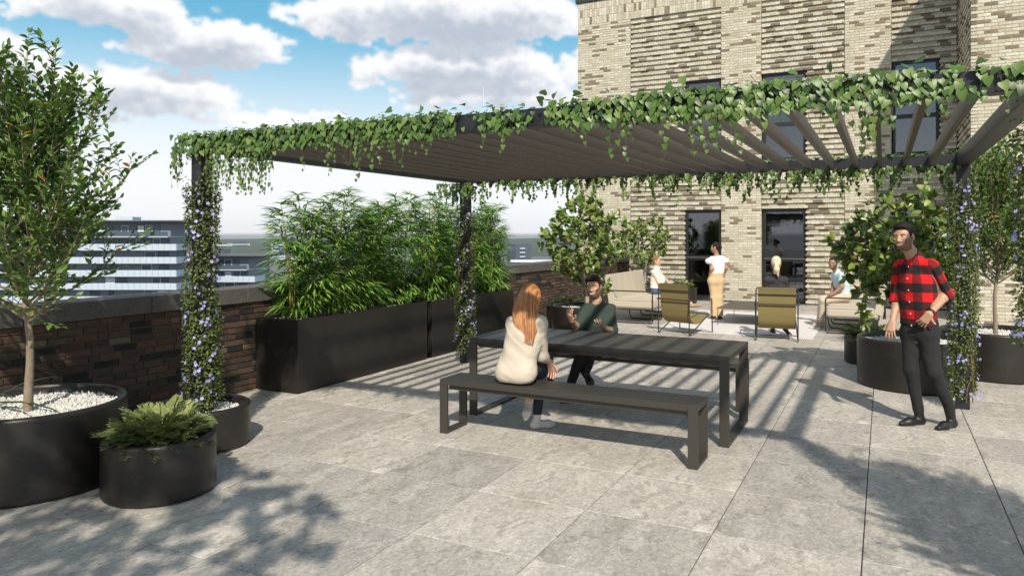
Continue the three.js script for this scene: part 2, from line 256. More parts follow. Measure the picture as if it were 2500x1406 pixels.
// ---------- brick building ----------
const VF = 20.0;
const frameMat = std([.016, .017, .02], .45), glassMat = phys([.62, .68, .74], .02, { transmission: 1, thickness: 0, ior: 2.0, specularIntensity: 1 });
const building = thing('brick_building', 'pale multi-tone brick apartment block with ribbed brick panels and dark framed glass doors', 'building', null);
{
  const mortar = std([.38, .345, .27], .95), facBrick = (c) => std(c, .88, { map: grainMap, bumpMap: grainBump, bumpScale: .003 });
  const pal = [[.63, .59, .475], [.58, .54, .425], [.67, .63, .525], [.53, .485, .375], [.25, .20, .135], [.285, .23, .16], [.215, .175, .125], [.71, .68, .585]];
  const places = [], R = rng(31), Y2 = 3.17, YB = 3.64, YT = 7.84, YE = 8.5, WCU = 1.516, WV = 16.95;
  const colour = (a, b, dark = .165) => { const t = hash2(Math.round(a * 37), Math.round(b * 91), 3), n = fbm(a * .9, b * 2.2, 77, 2); if (t < dark * (.25 + 1.5 * n)) return 4 + (R() * 3 | 0); const k = R(); return k < .34 ? 0 : k < .6 ? 1 : k < .8 ? 2 : k < .91 ? 7 : 3; };
  const slab = [];
  const piers = [[-8.0, -6.40], [-3.89, -2.86], [-.88, .157]], panels = [[-6.40, -3.89, -4.857, -3.895], [-2.86, -.88, -2.83, -1.787], [.157, WCU, .18, 1.16]];
  const L = .226;
  const zones = [[0, Y2, 47], [YB, YT, 62]];
  for (const [y0, y1, n] of zones) {
    const h = (y1 - y0) / n, op = y0 ? [3.66, 5.955] : [0, 2.425];
    for (let r = 0; r < n; r++) {
      const y = y0 + (r + .5) * h;
      for (const [a, b] of piers) rowOfBricks(a, b, y, h, L, (r % 2) * L / 2 + hash2(r, 1, 5) * .012, (x, w) => places.push({ x, y, z: -VF - .05 + (R() - .5) * .002, w, h: h - .0085, c: colour(x, y) }));
      for (const [a, b, oa, ob] of panels) {
        const proud = r % 2 === 0, z = -VF - .05 - (proud ? .012 : .058), cut = y > op[0] - h * .3 && y < op[1] + h * .2, iv = cut ? [[a + .002, proud ? oa + .0 : oa - .03], [proud ? ob : ob + .03, b - .002]] : [[a + .002, b - .002]];
        for (const [s, e] of iv) if (e - s > .03) rowOfBricks(s, e, y, h, L, ((r >> 1) % 2) * L / 2 + (proud ? 0 : .06), (x, w) => places.push({ x, y, z, w: proud ? w + .004 : w, h: proud ? h - .002 : h - .006, c: colour(x, y, .17) }));
      }
    }
  }
  // soldier courses: bricks on end, three rows at the top, two between the storeys
  const soldier = (a, b, y0, y1, rows, v) => { const hh = (y1 - y0) / rows, W = .0735; for (let r = 0; r < rows; r++) for (let x = a + W / 2 + (r % 2) * .0; x < b; x += W) places.push({ x: Math.min(x, b - W / 2), y: y0 + (r + .5) * hh, z: -v - .05 + (R() - .5) * .002, w: hh - .008, h: W - .007, roll: Math.PI / 2, c: hash2(Math.round(x * 50), r, 9) < .11 ? 4 + (R() * 3 | 0) : [0, 1, 2, 7, 3][R() * 5 | 0] }); };
  soldier(-8.0, WCU, YT, YE, 3, VF); soldier(-8.0, WCU, Y2, YB, 2, VF);
  soldier(WCU, 6.2, YT, YE, 3, WV); soldier(WCU, 6.2, Y2 + .017, YB, 2, WV);
  // wing: front and side
  for (const [y0, y1, n] of [[0, Y2 + .017, 47], [YB, YT, 62]]) { const h = (y1 - y0) / n; for (let r = 0; r < n; r++) {
    const y = y0 + (r + .5) * h;
    rowOfBricks(WCU, 6.2, y, h, L, (r % 2) * L / 2, (x, w) => places.push({ x, y, z: -WV - .05 + (R() - .5) * .002, w, h: h - .0085, c: colour(x + 9, y, .17), hide: y < 1.0 }));
    rowOfBricks(WV + .105, VF - .02, y, h, L, (r % 2) * L / 2, (x, w) => places.push({ x: WCU + .05 + (r % 2 ? .045 : 0), y, z: -x, w, h: h - .004, turn: -Math.PI / 2, c: colour(x + 30, y, .25), hide: true }));
  } }
  layBricks(building, places, .1, facBrick, pal, 300, 41, .003);
  // backing masonry
  const back = [];
  for (const [a, b] of piers) back.push(boxE(a + .003, b - .003, 0, YE, VF + .006, VF + .3));
  for (const [a, b, oa, ob] of panels) for (const [y0, y1, p, q] of [[0, Y2, -1, 2.425], [YB, YT, 3.66, 5.955]]) {
    const f = VF + .066;
    if (oa - a > .05) back.push(boxE(a - .003, oa - .03, y0, y1, f, VF + .3)); if (b - ob > .05) back.push(boxE(ob + .03, b + .003, y0, y1, f, VF + .3));
    back.push(boxE(Math.max(oa - .03, a - .003), Math.min(ob + .03, b + .003), q, y1, f, VF + .3)); if (p > y0) back.push(boxE(Math.max(oa - .03, a), Math.min(ob + .03, b), y0, p, f, VF + .3));
  }
  back.push(boxE(-7.997, WCU, Y2, YB, VF + .0065, VF + .32), boxE(-7.997, WCU, YT, YE - .002, VF + .0065, VF + .32));
  back.push(boxE(-7.99, -7.7, 0, YE - .01, VF + .31, VF + 9), boxE(WCU + .1, 6.2, 0, YE - .004, WV + .0065, WV + .4), boxE(WCU + .1, WCU + .4, 0, YE - .004, WV + .4, VF + .3), boxE(5.9, 6.2, 0, YE - .004, WV + .4, VF + 9));
  part('backing_masonry', back, mortar, building);
  const cap = std([.035, .033, .036], .5);
  part('roof_coping', [boxE(-8.06, WCU + .02, YE, YE + .16, VF - .045, VF + .5, .01), boxE(WCU - .05, 6.25, YE + .003, YE + .163, WV - .045, WV + .5, .01), boxE(WCU - .052, WCU + .5, YE + .001, YE + .161, WV + .51, VF - .05, .01)], cap, building);
  part('roof', boxE(-7.9, 6.1, YE - .35, YE - .25, VF + .33, VF + 9), std([.2, .2, .2], .9), building);
  // rooms behind the glass
  const lining = std([.16, .155, .15], .9), rooms = [];
  for (const [y0, y1] of [[0, 2.9], [3.6, 6.6]]) rooms.push(boxE(-7.69, 5.89, y0 - .2, y0 - .01, VF + .305, VF + 5.2), boxE(-7.69, 5.89, y1, y1 + .2, VF + .305, VF + 5.2), boxE(-7.69, 5.89, y0 - .009, y1 - .001, VF + 5, VF + 5.2));
  rooms.push(boxE(-3.35, -3.25, 0, 2.89, VF + .31, VF + 4.99), boxE(-.4, -.3, 3.6, 6.59, VF + .31, VF + 4.99));
  part('room_lining', rooms, lining, building);
  // doors and windows
  for (const [a, b, oa, ob] of panels) for (const [kind, y0, y1, tr] of [['door', .015, 2.425, [1.06, 1.19]], ['window', 3.66, 5.955, [4.56, 4.66]]]) {
    const v0 = VF + .10, v1 = VF + .17, fw = .065, A = oa + .001, B = ob - .001;
    const f = part(kind, [boxE(A, A + fw, y0, y1, v0, v1, .003), boxE(B - fw, B, y0, y1, v0, v1, .003), boxE(A + fw, B - fw, y1 - .085, y1, v0 + .002, v1, .003), boxE(A + fw, B - fw, y0, y0 + .09, v0 + .002, v1, .003), boxE(A + fw, B - fw, tr[0], tr[1], v0 + .004, v1, .003)], frameMat, building);
    for (const [p, q] of [[y0 + .09, tr[0]], [tr[1], y1 - .085]]) part('pane', boxE(A + fw - .004, B - fw + .004, p - .004, q + .004, v0 + .03, v0 + .036), glassMat, f);
    if (kind === 'door') part('handle_rail', rod([P(A + .02, 1.13, v0 - .03), P(B - .02, 1.13, v0 - .03)], .008), std([.35, .33, .3], .35, { metalness: .8 }), f);
    else part('sill', boxE(A - .02, B + .02, y0 - .02, y0 - .003, VF - .02, v1 + .02, .003), frameMat, f);
  }
}

// ---------- pergola ----------
const PF = 4.285, PB = 8.664, PL = -5.21, PR = .65, PW = .12, BY0 = 2.465, BY1 = 2.58;
{
  const metal = phys([.016, .017, .021], .42), slatM = phys([.062, .049, .041], .42);
  const per = thing('pergola', 'black metal pergola with brown-grey roof slats and climbing plants', 'pergola', null);
  for (const u of [PL, PR]) for (const v of [PF, PB]) part('post', boxE(u, u + PW, 0, BY1 - .001, v, v + PW, .003), metal, per);
  for (const v of [PF + .001, PB + .001]) part('beam', boxE(PL + PW + .001, PR - .001, BY0, BY1, v, v + PW - .002, .003), metal, per);
  for (const u of [PL + .001, PR + .001]) part('beam', boxE(u, u + PW - .002, BY0, BY1, PF + PW + .001, PB - .001, .003), metal, per);
  const n = 24, s0 = PL + PW, s1 = PR, sp = (s1 - s0) / (n + 1); for (let i = 1; i <= n; i++) { const u = s0 + sp * i; part('slat', boxE(u - .019, u + .019, BY0 + .008, BY1 - .012, PF + PW, PB, .002), slatM, per); }
}

// ---------- the city beyond the parapet ----------
const GY = -26;
structure('ground', new THREE.PlaneGeometry(4600, 4600, 1, 1).rotateX(-Math.PI / 2).translate(-600, GY, -1000), std([.12, .13, .12], 1));
// a point at a bearing (metres to the right of the camera axis per metre ahead) and distance ahead
const ahead = (t, d, y = 0) => { const x = t * d, c = Math.cos(YAW), s = Math.sin(YAW); return P(x * c - d * s, y, x * s + d * c); };
const cityM = { wall: std([.19, .225, .27], .8), band: std([.46, .53, .61], .6), glass: phys([.06, .09, .12], .08), white: std([.7, .74, .78], .6), roof: std([.10, .11, .12], .7), slab: std([.4, .44, .5], .7), dark: std([.06, .07, .09], .7) };
function balconyBlock(label, px0, px1, D, yTop, storeys, fh, group) {
  const a = (px0 - 1250) / FOC, b = (px1 - 1250) / FOC, w = (b - a) * D, t = thing('apartment_block', label, 'building', ahead((a + b) / 2, D), YAW, group), R = rng(Math.round(px1));
  const bx = (x0, x1, y0, y1, z0, z1) => boxC(x1 - x0, y1 - y0, z1 - z0, (x0 + x1) / 2, (y0 + y1) / 2, (z0 + z1) / 2), dp = 16, x0 = -w / 2, x1 = w / 2;
  part('wall', bx(x0, x1 - 1.2, GY, yTop - .4, -dp, 0), cityM.wall, t);
  const roof = part('roof', [bx(x0, x1 + 3.6, yTop - .28, yTop, -dp, 2.4), bx(x0, x1 + 1.2, yTop - .75, yTop - .281, -dp + 1, 1.2)], cityM.roof, t);
  part('plant_room', bx(x1 - 16, x1 - 12, yTop, yTop + .9, -8, -4), cityM.band, roof);
  for (let s = 0; s < storeys; s++) {
    const top = yTop - .8 - s * fh, y0 = top - fh, set = s === 0 ? -1.3 : 0, X1 = x1 + set * 1.5;
    part('floor_slab', bx(x0, X1 + .9, y0 - .15, y0 + .12, -dp, 1.7), cityM.slab, t);
    if (s === 0) part('glass_balustrade', bx(x0, X1 + .85, y0 + .13, y0 + 1.15, 1.55, 1.62), cityM.glass, t);
    else { const n = Math.max(3, Math.round(w / 1.35)), pw = (w + .9) / n; for (let i = 0; i < n; i++) if (i > n - 17) part('balcony_panel', bx(x0 + i * pw + .03, x0 + (i + 1) * pw - .03, y0 - .12, y0 + 1.35, 1.705, 1.79), cityM.band, t); if (n > 16) part('balcony_front', bx(x0, x0 + (n - 16) * pw - .03, y0 - .12, y0 + 1.35, 1.705, 1.79), cityM.band, t); part('balcony_panel', bx(x1 + .91, x1 + .97, y0 - .12, y0 + 1.35, -6, 1.70), cityM.band, t); }
    const wins = s < 2 ? 9 : 4; let x = X1 - 1.6;
    for (let i = 0; i < wins && x > x0 + 2; i++) { const ww = s < 2 ? 1.5 + R() * .4 : 1.1 + R() * 1.6, gap = s < 2 ? .2 : .3 + R() * 1.8 + (i === 1 ? 5 : 0); const f = part('window', bx(x - ww, x, y0 + .2, top - .35, .005, .09), i % 3 === 1 ? cityM.white : cityM.dark, t); part('pane', bx(x - ww + .1, x - .1, y0 + .3, top - .45, .0905, .12), R() < .22 ? cityM.white : cityM.glass, f); x -= ww + gap; }
  }
  return t;
}
balconyBlock('tall grey blue apartment block with pale balcony bands and overhanging flat roof', -260, 428, 168, 4.9, 8, 2.97, 'apartment blocks beyond the parapet');
balconyBlock('lower apartment block with overhanging roof behind the flowering pergola post', 436, 618, 186, -3.5, 6, 2.95, 'apartment blocks beyond the parapet');
{
  const D = 520, t = thing('tower_block', 'distant dark slab tower with pale balconies beside the bamboo', 'building', ahead((1268 - 1250) / FOC, D), YAW + .5);
  const top = EYE - (595 - HOR) / FOC * D; part('wall', boxC(13, top - GY, 12, 0, (top + GY) / 2, 0), std([.07, .09, .12], .8), t);
  for (let i = 0; i < 7; i++) part('balcony', boxC(4, .9, .8, -1.2, top - 3.2 - i * 2.9, 6.5), cityM.band, t);
  const low = thing('low_rise', 'pale flat roofed low building in the distance behind the parapet', 'building', ahead((1330 - 1250) / FOC, 300), YAW); const ty = EYE - (637 - HOR) / FOC * 300;
  part('wall', boxC(26, ty - GY, 12, 0, (ty + GY) / 2 - .3, 0), std([.3, .33, .38], .8), low); part('roof', boxC(28, .5, 14, 0, ty, 0), cityM.white, low);
  for (let i = 0; i < 9; i++) part('window', boxC(1.4, 1.6, .1, -11 + i * 2.75, ty - 2.2, 6.06), cityM.glass, low);
  // roofs, trees and hills far away
  const R = rng(77); let k = 0;
  for (let i = 0; i < 12; i++) { const D2 = 420 + R() * 900, tx = -.75 + R() * .85, h = 7 + R() * 13, w = 12 + R() * 26; const b = thing('town_house_block', 'small hazy block of the far town below the horizon', 'building', ahead(tx, D2, GY), R() * 3, 'far town roofs'); part('wall', boxC(w, h, 14, 0, h / 2, 0), [cityM.band, cityM.slab, cityM.wall, cityM.white][R() * 4 | 0], b); part('roof', [boxC(w + 1, .6, 15, 0, h + .3, 0), boxC(w * .25, 2, 5, w * .2, h + 1.6, 0)], cityM.roof, b); for (let f = 1; f < h / 3; f++) part('window_row', boxC(w * .88, 1.2, .1, 0, f * 3 - .6, 7.06), cityM.glass, b); }
  const hill = (name, D3, h, seed) => { const n = 80, pos = [], idx = []; for (let i = 0; i <= n; i++) { const tx = -1.15 + 2.1 * i / n, hh = h * (.45 + .8 * fbm(i * .14, seed, seed, 4)); for (const [dd, y] of [[0, GY - 2], [40, GY + hh * .55], [150, GY + hh], [400, GY - 2]]) pos.push(...ahead(tx, D3 + dd, y).toArray()); } for (let i = 0; i < n; i++) for (let j = 0; j < 3; j++) { const a = i * 4 + j, b = a + 4; idx.push(a, b, a + 1, a + 1, b, b + 1); } const g = new THREE.BufferGeometry(); g.setAttribute('position', new THREE.Float32BufferAttribute(pos, 3)); g.setIndex(idx); g.computeVertexNormals(); return structure(name, g, std([.05, .075, .05], 1)); };
  hill('wooded_ridge', 900, 13, 3); hill('hills', 1500, 24, 8);
  const mast = thing('mast', 'thin white mast far behind the pergola roof', 'mast', ahead((1182 - 1250) / FOC, 260)); part('pole', sweep([new THREE.Vector3(-.4, GY, 0), new THREE.Vector3(-.2, 30, 0), new THREE.Vector3(-.45, EYE + (HOR - 210) / FOC * 260, 0)], (i) => [.35, .2, .09][i], 6, true), cityM.white, mast);
}

scene.fog = new THREE.FogExp2(new THREE.Color(.9, .95, 1.0), .0001);

// ---------- dining table and benches ----------
const paint = phys([.044, .040, .033], .46, { bumpMap: tileBump, bumpScale: .0004 });
function slattedPiece(name, label, category, u0, u1, v0, v1, top, bar, boards, group) {
  const t = thing(name, label, category, P((u0 + u1) / 2, 0, (v0 + v1) / 2), 0, group), w = (u1 - u0) / 2, d = (v1 - v0) / 2, th = .026;
  const B = (a, b, y0, y1, f, g, r = .002) => boxE(a, b, y0, y1, f, g, r);
  for (const s of [-1, 1]) {                                         // a flat steel loop at each end
    const a = s < 0 ? -w : w - bar, b = a + bar;
    part('leg', B(a, b, 0, top - .001, -d, -d + th), paint, t); part('leg', B(a, b, 0, top - .001, d - th, d), paint, t);
    part('floor_bar', B(a, b, .0005, th * .9, -d + th + .0005, d - th - .0005), paint, t);
    part('end_board', B(a, b, top - .045, top, -d + th + .0005, d - th - .0005), paint, t);
  }
  const e = .06; // fascia boards along the edges, then boards between them with open joints
  part('edge_board', B(-w + bar + .0006, w - bar - .0006, top - .048, top, -d, -d + e), paint, t); part('edge_board', B(-w + bar + .0006, w - bar - .0006, top - .048, top, d - e, d), paint, t);
  const n = boards, sp = (2 * d - 2 * e) / n; for (let i = 0; i < n; i++) part('board', B(-w + bar + .0008, w - bar - .0008, top - .028, top - .0015, -d + e + sp * i + .004, -d + e + sp * (i + 1) - .004), paint, t);
  for (const s of [-1, 1]) { const f = s < 0 ? -d + .035 : d - .065; part('rail', B(-w + bar + .001, w - bar - .001, top - .092, top - .052, f, f + .03), paint, t); }
  return t;
}
slattedPiece('dining_table', 'long dark grey metal outdoor dining table with slatted top and loop legs', 'table', -3.63, -1.145, 6.22, 7.18, .757, .08, 7);
slattedPiece('bench', 'dark metal bench on the near side of the table', 'bench', -3.532, -1.247, 5.53, 5.89, .48, .076, 3, 'dining benches');
slattedPiece('bench', 'dark metal bench on the far side of the table, partly hidden behind it', 'bench', -3.532, -1.247, 7.52, 7.88, .48, .076, 3, 'dining benches');

// ---------- bamboo troughs ----------
const smudge = canvasTex(512, (x, y) => { const a = tileNoise(x, y, 6, 1) * .5 + tileNoise(x, y, 14, 2) * .3 + tileNoise(x, y, 48, 3) * .2, s = sstep(.62, .8, tileNoise(x, y, 10, 7) * .6 + tileNoise(x, y, 40, 8) * .4), k = .62 + a * .5 + s * .22; return [k, k, k]; }, { data: true });
const dusty = canvasTex(512, (x, y) => { const f = sstep(.72, .95, tileNoise(x, y, 200, 4)), g = sstep(.55, .85, tileNoise(x, y, 9, 5) * .6 + tileNoise(x, y, 36, 6) * .4), k = .74 + f * .16 + g * .12; return [k, k * .985, k * .96]; });
const troughMat = phys([.030, .026, .022], .48, { roughnessMap: smudge, map: dusty, bumpMap: tileBump, bumpScale: .0003 });
const pebbleMat = std([.42, .41, .39], .7, { bumpMap: grainBump, bumpScale: .001 });
const pebbleGeo = (() => { const g = new THREE.IcosahedronGeometry(1, 1), p = g.attributes.position; for (let i = 0; i < p.count; i++) { const x = p.getX(i), y = p.getY(i), z = p.getZ(i), k = 1 + (hash2(Math.round(x * 9), Math.round(y * 9 + z * 31), 4) - .5) * .3; p.setXYZ(i, x * k, y * k * .7, z * k); } g.computeVertexNormals(); return g; })();
const chipGeo = (() => { const g = new THREE.IcosahedronGeometry(1, 0), p = g.attributes.position; for (let i = 0; i < p.count; i++) { const x = p.getX(i), y = p.getY(i), z = p.getZ(i), k = 1 + (hash2(Math.round(x * 7), Math.round(y * 7 + z * 29), 8) - .5) * .5; p.setXYZ(i, x * k * .85, y * k * (y > 0 ? 1.35 : 1), z * k * .85); } g.computeVertexNormals(); return g; })();
function scatter(name, geo, mat, list, parent) { const m = new THREE.InstancedMesh(geo, mat, list.length); m.name = name; m.userData.kind = 'stuff'; list.forEach(([mx, c], i) => { m.setMatrixAt(i, mx); if (c) m.setColorAt(i, c); }); parent.add(m); return m; }
function trough(label, v0, v1, h) {
  const u0 = -6.40, u1 = -5.77, t = thing('planter_trough', label, 'planter', P((u0 + u1) / 2, 0, (v0 + v1) / 2), 0, 'long bamboo troughs'), w = (u1 - u0) / 2, d = (v1 - v0) / 2, th = .03;
  part('side_panel', boxE(w - th, w, .012, h, -d, d, .003), troughMat, t); part('side_panel', boxE(-w, -w + th, .012, h, -d, d, .003), troughMat, t);
  part('end_panel', boxE(-w + th + .0004, w - th - .0004, .012, h - .0006, -d + .0004, -d + th, .003), troughMat, t); part('end_panel', boxE(-w + th + .0004, w - th - .0004, .012, h - .0006, d - th, d - .0004, .003), troughMat, t);
  part('plinth', boxE(-w + .012, w - .012, 0, .0115, -d + .012, d - .012), std([.01, .01, .01], .8), t);
  part('soil', boxE(-w + th, w - th, h - .2, h - .065, -d + th, d - th), std([.03, .022, .016], 1), t);
  const R = rng(Math.round(v0 * 100)), list = []; for (let i = 0; i < 900; i++) { const s = .012 + R() * .018, x = (R() * 2 - 1) * (w - th - .02), z = (R() * 2 - 1) * (d - th - .02), g = .55 + R() * .75; list.push([xf(new THREE.Vector3(x, h - .06 + R() * .02, z), new THREE.Quaternion().setFromEuler(new THREE.Euler(R() * .6, R() * 6, R() * .6)), s), lin(g, g * .98, g * .94)]); }
  scatter('pebbles', pebbleGeo, pebbleMat, list, t); return t;
}
const troughA = trough('nearer of the two long black bamboo troughs against the parapet', 6.14, 8.71, .82);
const troughB = trough('farther black bamboo trough against the parapet, behind the pergola post', 8.83, 11.42, .81);

// ---------- round planters ----------
const potMat = phys([.034, .029, .0245], .46, { roughnessMap: smudge, map: dusty, bumpMap: tileBump, bumpScale: .00025 });
const chipMat = std([.74, .725, .69], .85, { bumpMap: grainBump, bumpScale: .002 });
function roundPlanter(label, u, v, R0, h, chips, group) {
  const t = thing('round_planter', label, 'planter', P(u, 0, v), 0, group), pts = [];
  const q = (r, y) => pts.push(new THREE.Vector2(r, y)); q(.001, .004); q(R0 - .025, .004); q(R0 - .012, .007); q(R0 - .004, .016); q(R0, .03); q(R0, h - .03); q(R0 - .002, h - .018); q(R0 - .008, h - .008); q(R0 - .018, h - .001); q(R0 - .028, h); q(R0 - .038, h - .003); q(R0 - .046, h - .012); q(R0 - .05, h - .03); q(R0 - .05, h - .17); q(.001, h - .17);
  { const lg = new THREE.LatheGeometry(pts, 72), q = lg.attributes.uv; for (let i = 0; i < q.count; i++) q.setXY(i, q.getX(i) * 6.283 * R0 * 1.3 + u, lg.attributes.position.getY(i) * 1.3 + v); part('pot', lg, potMat, t); }
  part('soil', new THREE.CylinderGeometry(R0 - .051, R0 - .051, .06, 40).translate(0, h - .13, 0), std([.2, .19, .175], 1), t);
  const Rn = rng(Math.round((u + 20) * 1000)), list = [], n = Math.round(chips * 1.5 * R0 * R0); for (let i = 0; i < n; i++) { const a = Rn() * 6.283, r = Math.sqrt(Rn()) * (R0 - .066), s = .007 + Rn() * .007, g = .72 + Rn() * .3; list.push([xf(new THREE.Vector3(Math.cos(a) * r, h - .10 + Rn() * .02 + .012 * fbm(Math.cos(a) * r * 6 + 9, Math.sin(a) * r * 6, 5, 2), Math.sin(a) * r), new THREE.Quaternion().setFromEuler(new THREE.Euler((Rn() - .5) * 1.3, Rn() * 6, (Rn() - .5) * 1.3)), new THREE.Vector3(s, s * (1 + Rn() * .7), s)), lin(g, g * .985, g * .95)]); }
  scatter('gravel', chipGeo, chipMat, list, t); return t;
}
const pot1 = roundPlanter('largest black round planter at the left edge, white gravel, holding a tree', -5.50, 3.14, .63, .575, 9500);
const pot2 = roundPlanter('black round planter with white gravel around the foot of the flowering pergola post', -5.15, 4.33, .40, .345, 9500);
const pot3 = roundPlanter('small black round planter with a spreading conifer in front at left', -4.466, 3.415, .364, .398, 9500);
const pot4 = roundPlanter('large black round planter with white gravel behind the man in red check', .312, 9.785, .607, .566, 9500);
const pot5 = roundPlanter('small black round planter with a conifer beside the right hand lounge sofa', -.152, 11.25, .35, .39, 6000);
const pot6 = roundPlanter('black round planter with a slim tree at the right edge, white gravel', 1.245, 10.95, .62, .575, 9500);
const pot7 = roundPlanter('large black round planter behind the man in the green shirt', -4.53, 11.6, .54, .575, 6000);
const pot8 = roundPlanter('small black round planter mostly hidden behind the larger one by the parapet', -5.12, 12.2, .34, .5, 3500);
const pot9 = roundPlanter('dark grey round planter with a low shrub beside the left glass door', -4.62, 18.85, .34, .40, 3000);
const pot10 = roundPlanter('dark round planter holding the small tree behind the left sofa', -5.55, 18.55, .40, .42, 3000);

// ---------- lounge furniture ----------
const tubeMat = std([.045, .043, .042], .38, { metalness: .35 }), oliveMat = std([.21, .165, .062], .85, { bumpMap: tileBump, bumpScale: .0008 });
const weave = canvasTex(128, (x, y) => { const a = Math.sin(x * 128 * Math.PI / 2) * Math.sin(y * 128 * Math.PI / 2), v = .93 + a * .04 + (tileNoise(x, y, 16, 3) - .5) * .06; return [v, v * .99, v * .97]; });
function sheetAlong(profile, half, th, seg = 1) { // a cloth strip: profile [[z, y]...] swept across x
  const pos = [], idx = [], uv = [], n = profile.length; let L = 0; const nr = profile.map((p, i) => { const a = profile[Math.max(0, i - 1)], b = profile[Math.min(n - 1, i + 1)], dz = b[0] - a[0], dy = b[1] - a[1], l = Math.hypot(dz, dy); return [-dy / l, dz / l]; });
  for (const s of [1, -1]) profile.forEach((p, i) => { L = i; for (const x of [-half, half]) { pos.push(x, p[1] + nr[i][1] * th / 2 * s, p[0] + nr[i][0] * th / 2 * s); uv.push(x * 4, i * .2); } });
  const quad = (a, b, c, d) => idx.push(a, b, c, a, c, d);
  for (let i = 0; i < n - 1; i++) { const a = i * 2, b = 2 * n + i * 2; quad(a, a + 1, a + 3, a + 2); quad(b + 1, b, b + 2, b + 3); quad(a + 1, b + 1, b + 3, a + 3); quad(b, a, a + 2, b + 2); }
  quad(0, 2 * n, 2 * n + 1, 1); quad(2 * n - 2, 2 * n - 1, 4 * n - 1, 4 * n - 2);
  let g = new THREE.BufferGeometry(); g.setAttribute('position', new THREE.Float32BufferAttribute(pos, 3)); g.setAttribute('uv', new THREE.Float32BufferAttribute(uv, 2)); g.setIndex(idx); g = g.toNonIndexed(); g.computeVertexNormals(); return g;
}
function slingChair(label, u, v, turn) {                              // faces -z before turning
  const t = thing('sling_chair', label, 'chair', P(u, 0, v), turn, 'olive sling lounge chairs'), w = .325, r = .0105, D = .66;
  part('back_frame', rod([[-w, .011, 0], [-w, .885, -.005], [w, .885, -.005], [w, .011, 0]], r, .05), tubeMat, t);
  part('back_bar', rod([[-w, .775, .012], [w, .775, .012]], r * .85), tubeMat, t);
  part('arm_frame', rod([[-w - .022, .615, .016], [w + .022, .615, .016]], r), tubeMat, t);
  for (const s of [-1, 1]) {
    part('arm', rod([[s * (w + .021), .615, .02], [s * (w + .021), .615, -D], [s * (w + .021), .012, -D - .02]], r, .05), tubeMat, t);
    part('brace', rod([[s * w, .014, -.012], [s * (w - .02), .335, -D + .035]], r), tubeMat, t);
  }
  part('front_floor_bar', rod([[-w - .02, .0115, -D - .02], [w + .02, .0115, -D - .02]], r), tubeMat, t);
  part('seat_front_bar', rod([[-w + .018, .337, -D + .035], [w - .018, .337, -D + .035]], r), tubeMat, t);
  const prof = []; const c = new THREE.CatmullRomCurve3([[0, .888, .014], [0, .80, -.008], [0, .62, -.022], [0, .42, -.045], [0, .27, -.10], [0, .195, -.22], [0, .20, -.36], [0, .265, -.5], [0, .342, -D + .02]].map(a => new THREE.Vector3(...a))); for (let i = 0; i <= 28; i++) { const p = c.getPoint(i / 28); prof.push([p.z, p.y]); }
  part('sling', sheetAlong(prof, w - .03, .006), oliveMat, t); return t;
}
const chairA = slingChair('olive sling lounge chair turned sideways beside the left sofa', -3.31, 12.80, -.37);
const chairB = slingChair('olive sling lounge chair seen from behind, with a blonde woman sitting in it', -1.575, 12.715, .13);
const creamMat = std([.50, .445, .35], .92, { bumpMap: tileBump, bumpScale: .0008 });
function cushion(w, h, d, r = .04) { return metric(new RoundedBoxGeometry(w, h, d, 4, r)); }
function sofa(label, u, v, len, mirror) {                              // local: faces +x, length along -z, origin at front near corner on the floor
  const t = thing('lounge_sofa', label, 'sofa', P(u, 0, v), 0, 'cream lounge sofas'), s = mirror ? -1 : 1, r = .013, D = .95, X = (a) => a * s;
  const V = (a, y, z) => new THREE.Vector3(X(a), y, z);
  for (const z of [0, -len]) part('arm_frame', rod([V(-D, .30, z), V(-D, .635, z), V(0, .635, z), V(0, .014, z), V(-D + .12, .014, z), V(-D + .12, .28, z)], r, .05), tubeMat, t);
  for (const z of [-len * .33, -len * .66]) part('floor_loop', rod([V(-D + .22, .28, z), V(-D + .27, .014, z), V(-.02, .014, z), V(.02, .28, z)], r * .9, .06), tubeMat, t);
  part('seat_frame', rod([V(-.01, .275, 0), V(-.01, .275, -len), V(-D + .1, .275, -len), V(-D + .1, .275, 0), V(-.01, .275, 0)], r * .9, .02), tubeMat, t);
  const seat = cushion(D - .10, .185, len - .03, .055); { const p = seat.attributes.position; for (let i = 0; i < p.count; i++) if (p.getY(i) > 0) p.setY(i, p.getY(i) + .025 * Math.cos(p.getX(i) / (D - .1) * Math.PI) * Math.cos(p.getZ(i) / len * Math.PI)); seat.computeVertexNormals(); }
  const sc = part('seat_cushion', seat.translate(X(-(D - .10) / 2 - .0), .375, -len / 2), creamMat, t);
  part('piping', rod([V(-.012, .452, -.022), V(-.012, .452, -len + .022)], .006), creamMat, sc); part('piping', rod([V(-.02, .452, -.016), V(-D + .16, .452, -.016)], .006), creamMat, sc);
  const n = 5, cw = (len - .02) / n, sh = new THREE.Group();
  for (let i = 0; i < n; i++) { const g = cushion(.13, .60, cw - .0015, .012); g.rotateZ(X(.17)); g.translate(X(-D + .06), .655, -.01 - cw * (i + .5)); part('back_cushion', g, creamMat, t); }
  part('back_frame', rod([V(-D + .03, .30, -.02), V(-D - .06, .9, -.02), V(-D - .06, .9, -len + .02), V(-D + .03, .30, -len + .02)], r * .9, .05), tubeMat, t);
  return t;
}
const sofaL = sofa('cream lounge sofa with high back along the brick parapet', -4.05, 14.055, 2.25, false);
const sofaR = sofa('cream lounge sofa on the right where the man in pale blue sits', -.935, 14.19, 2.25, true);
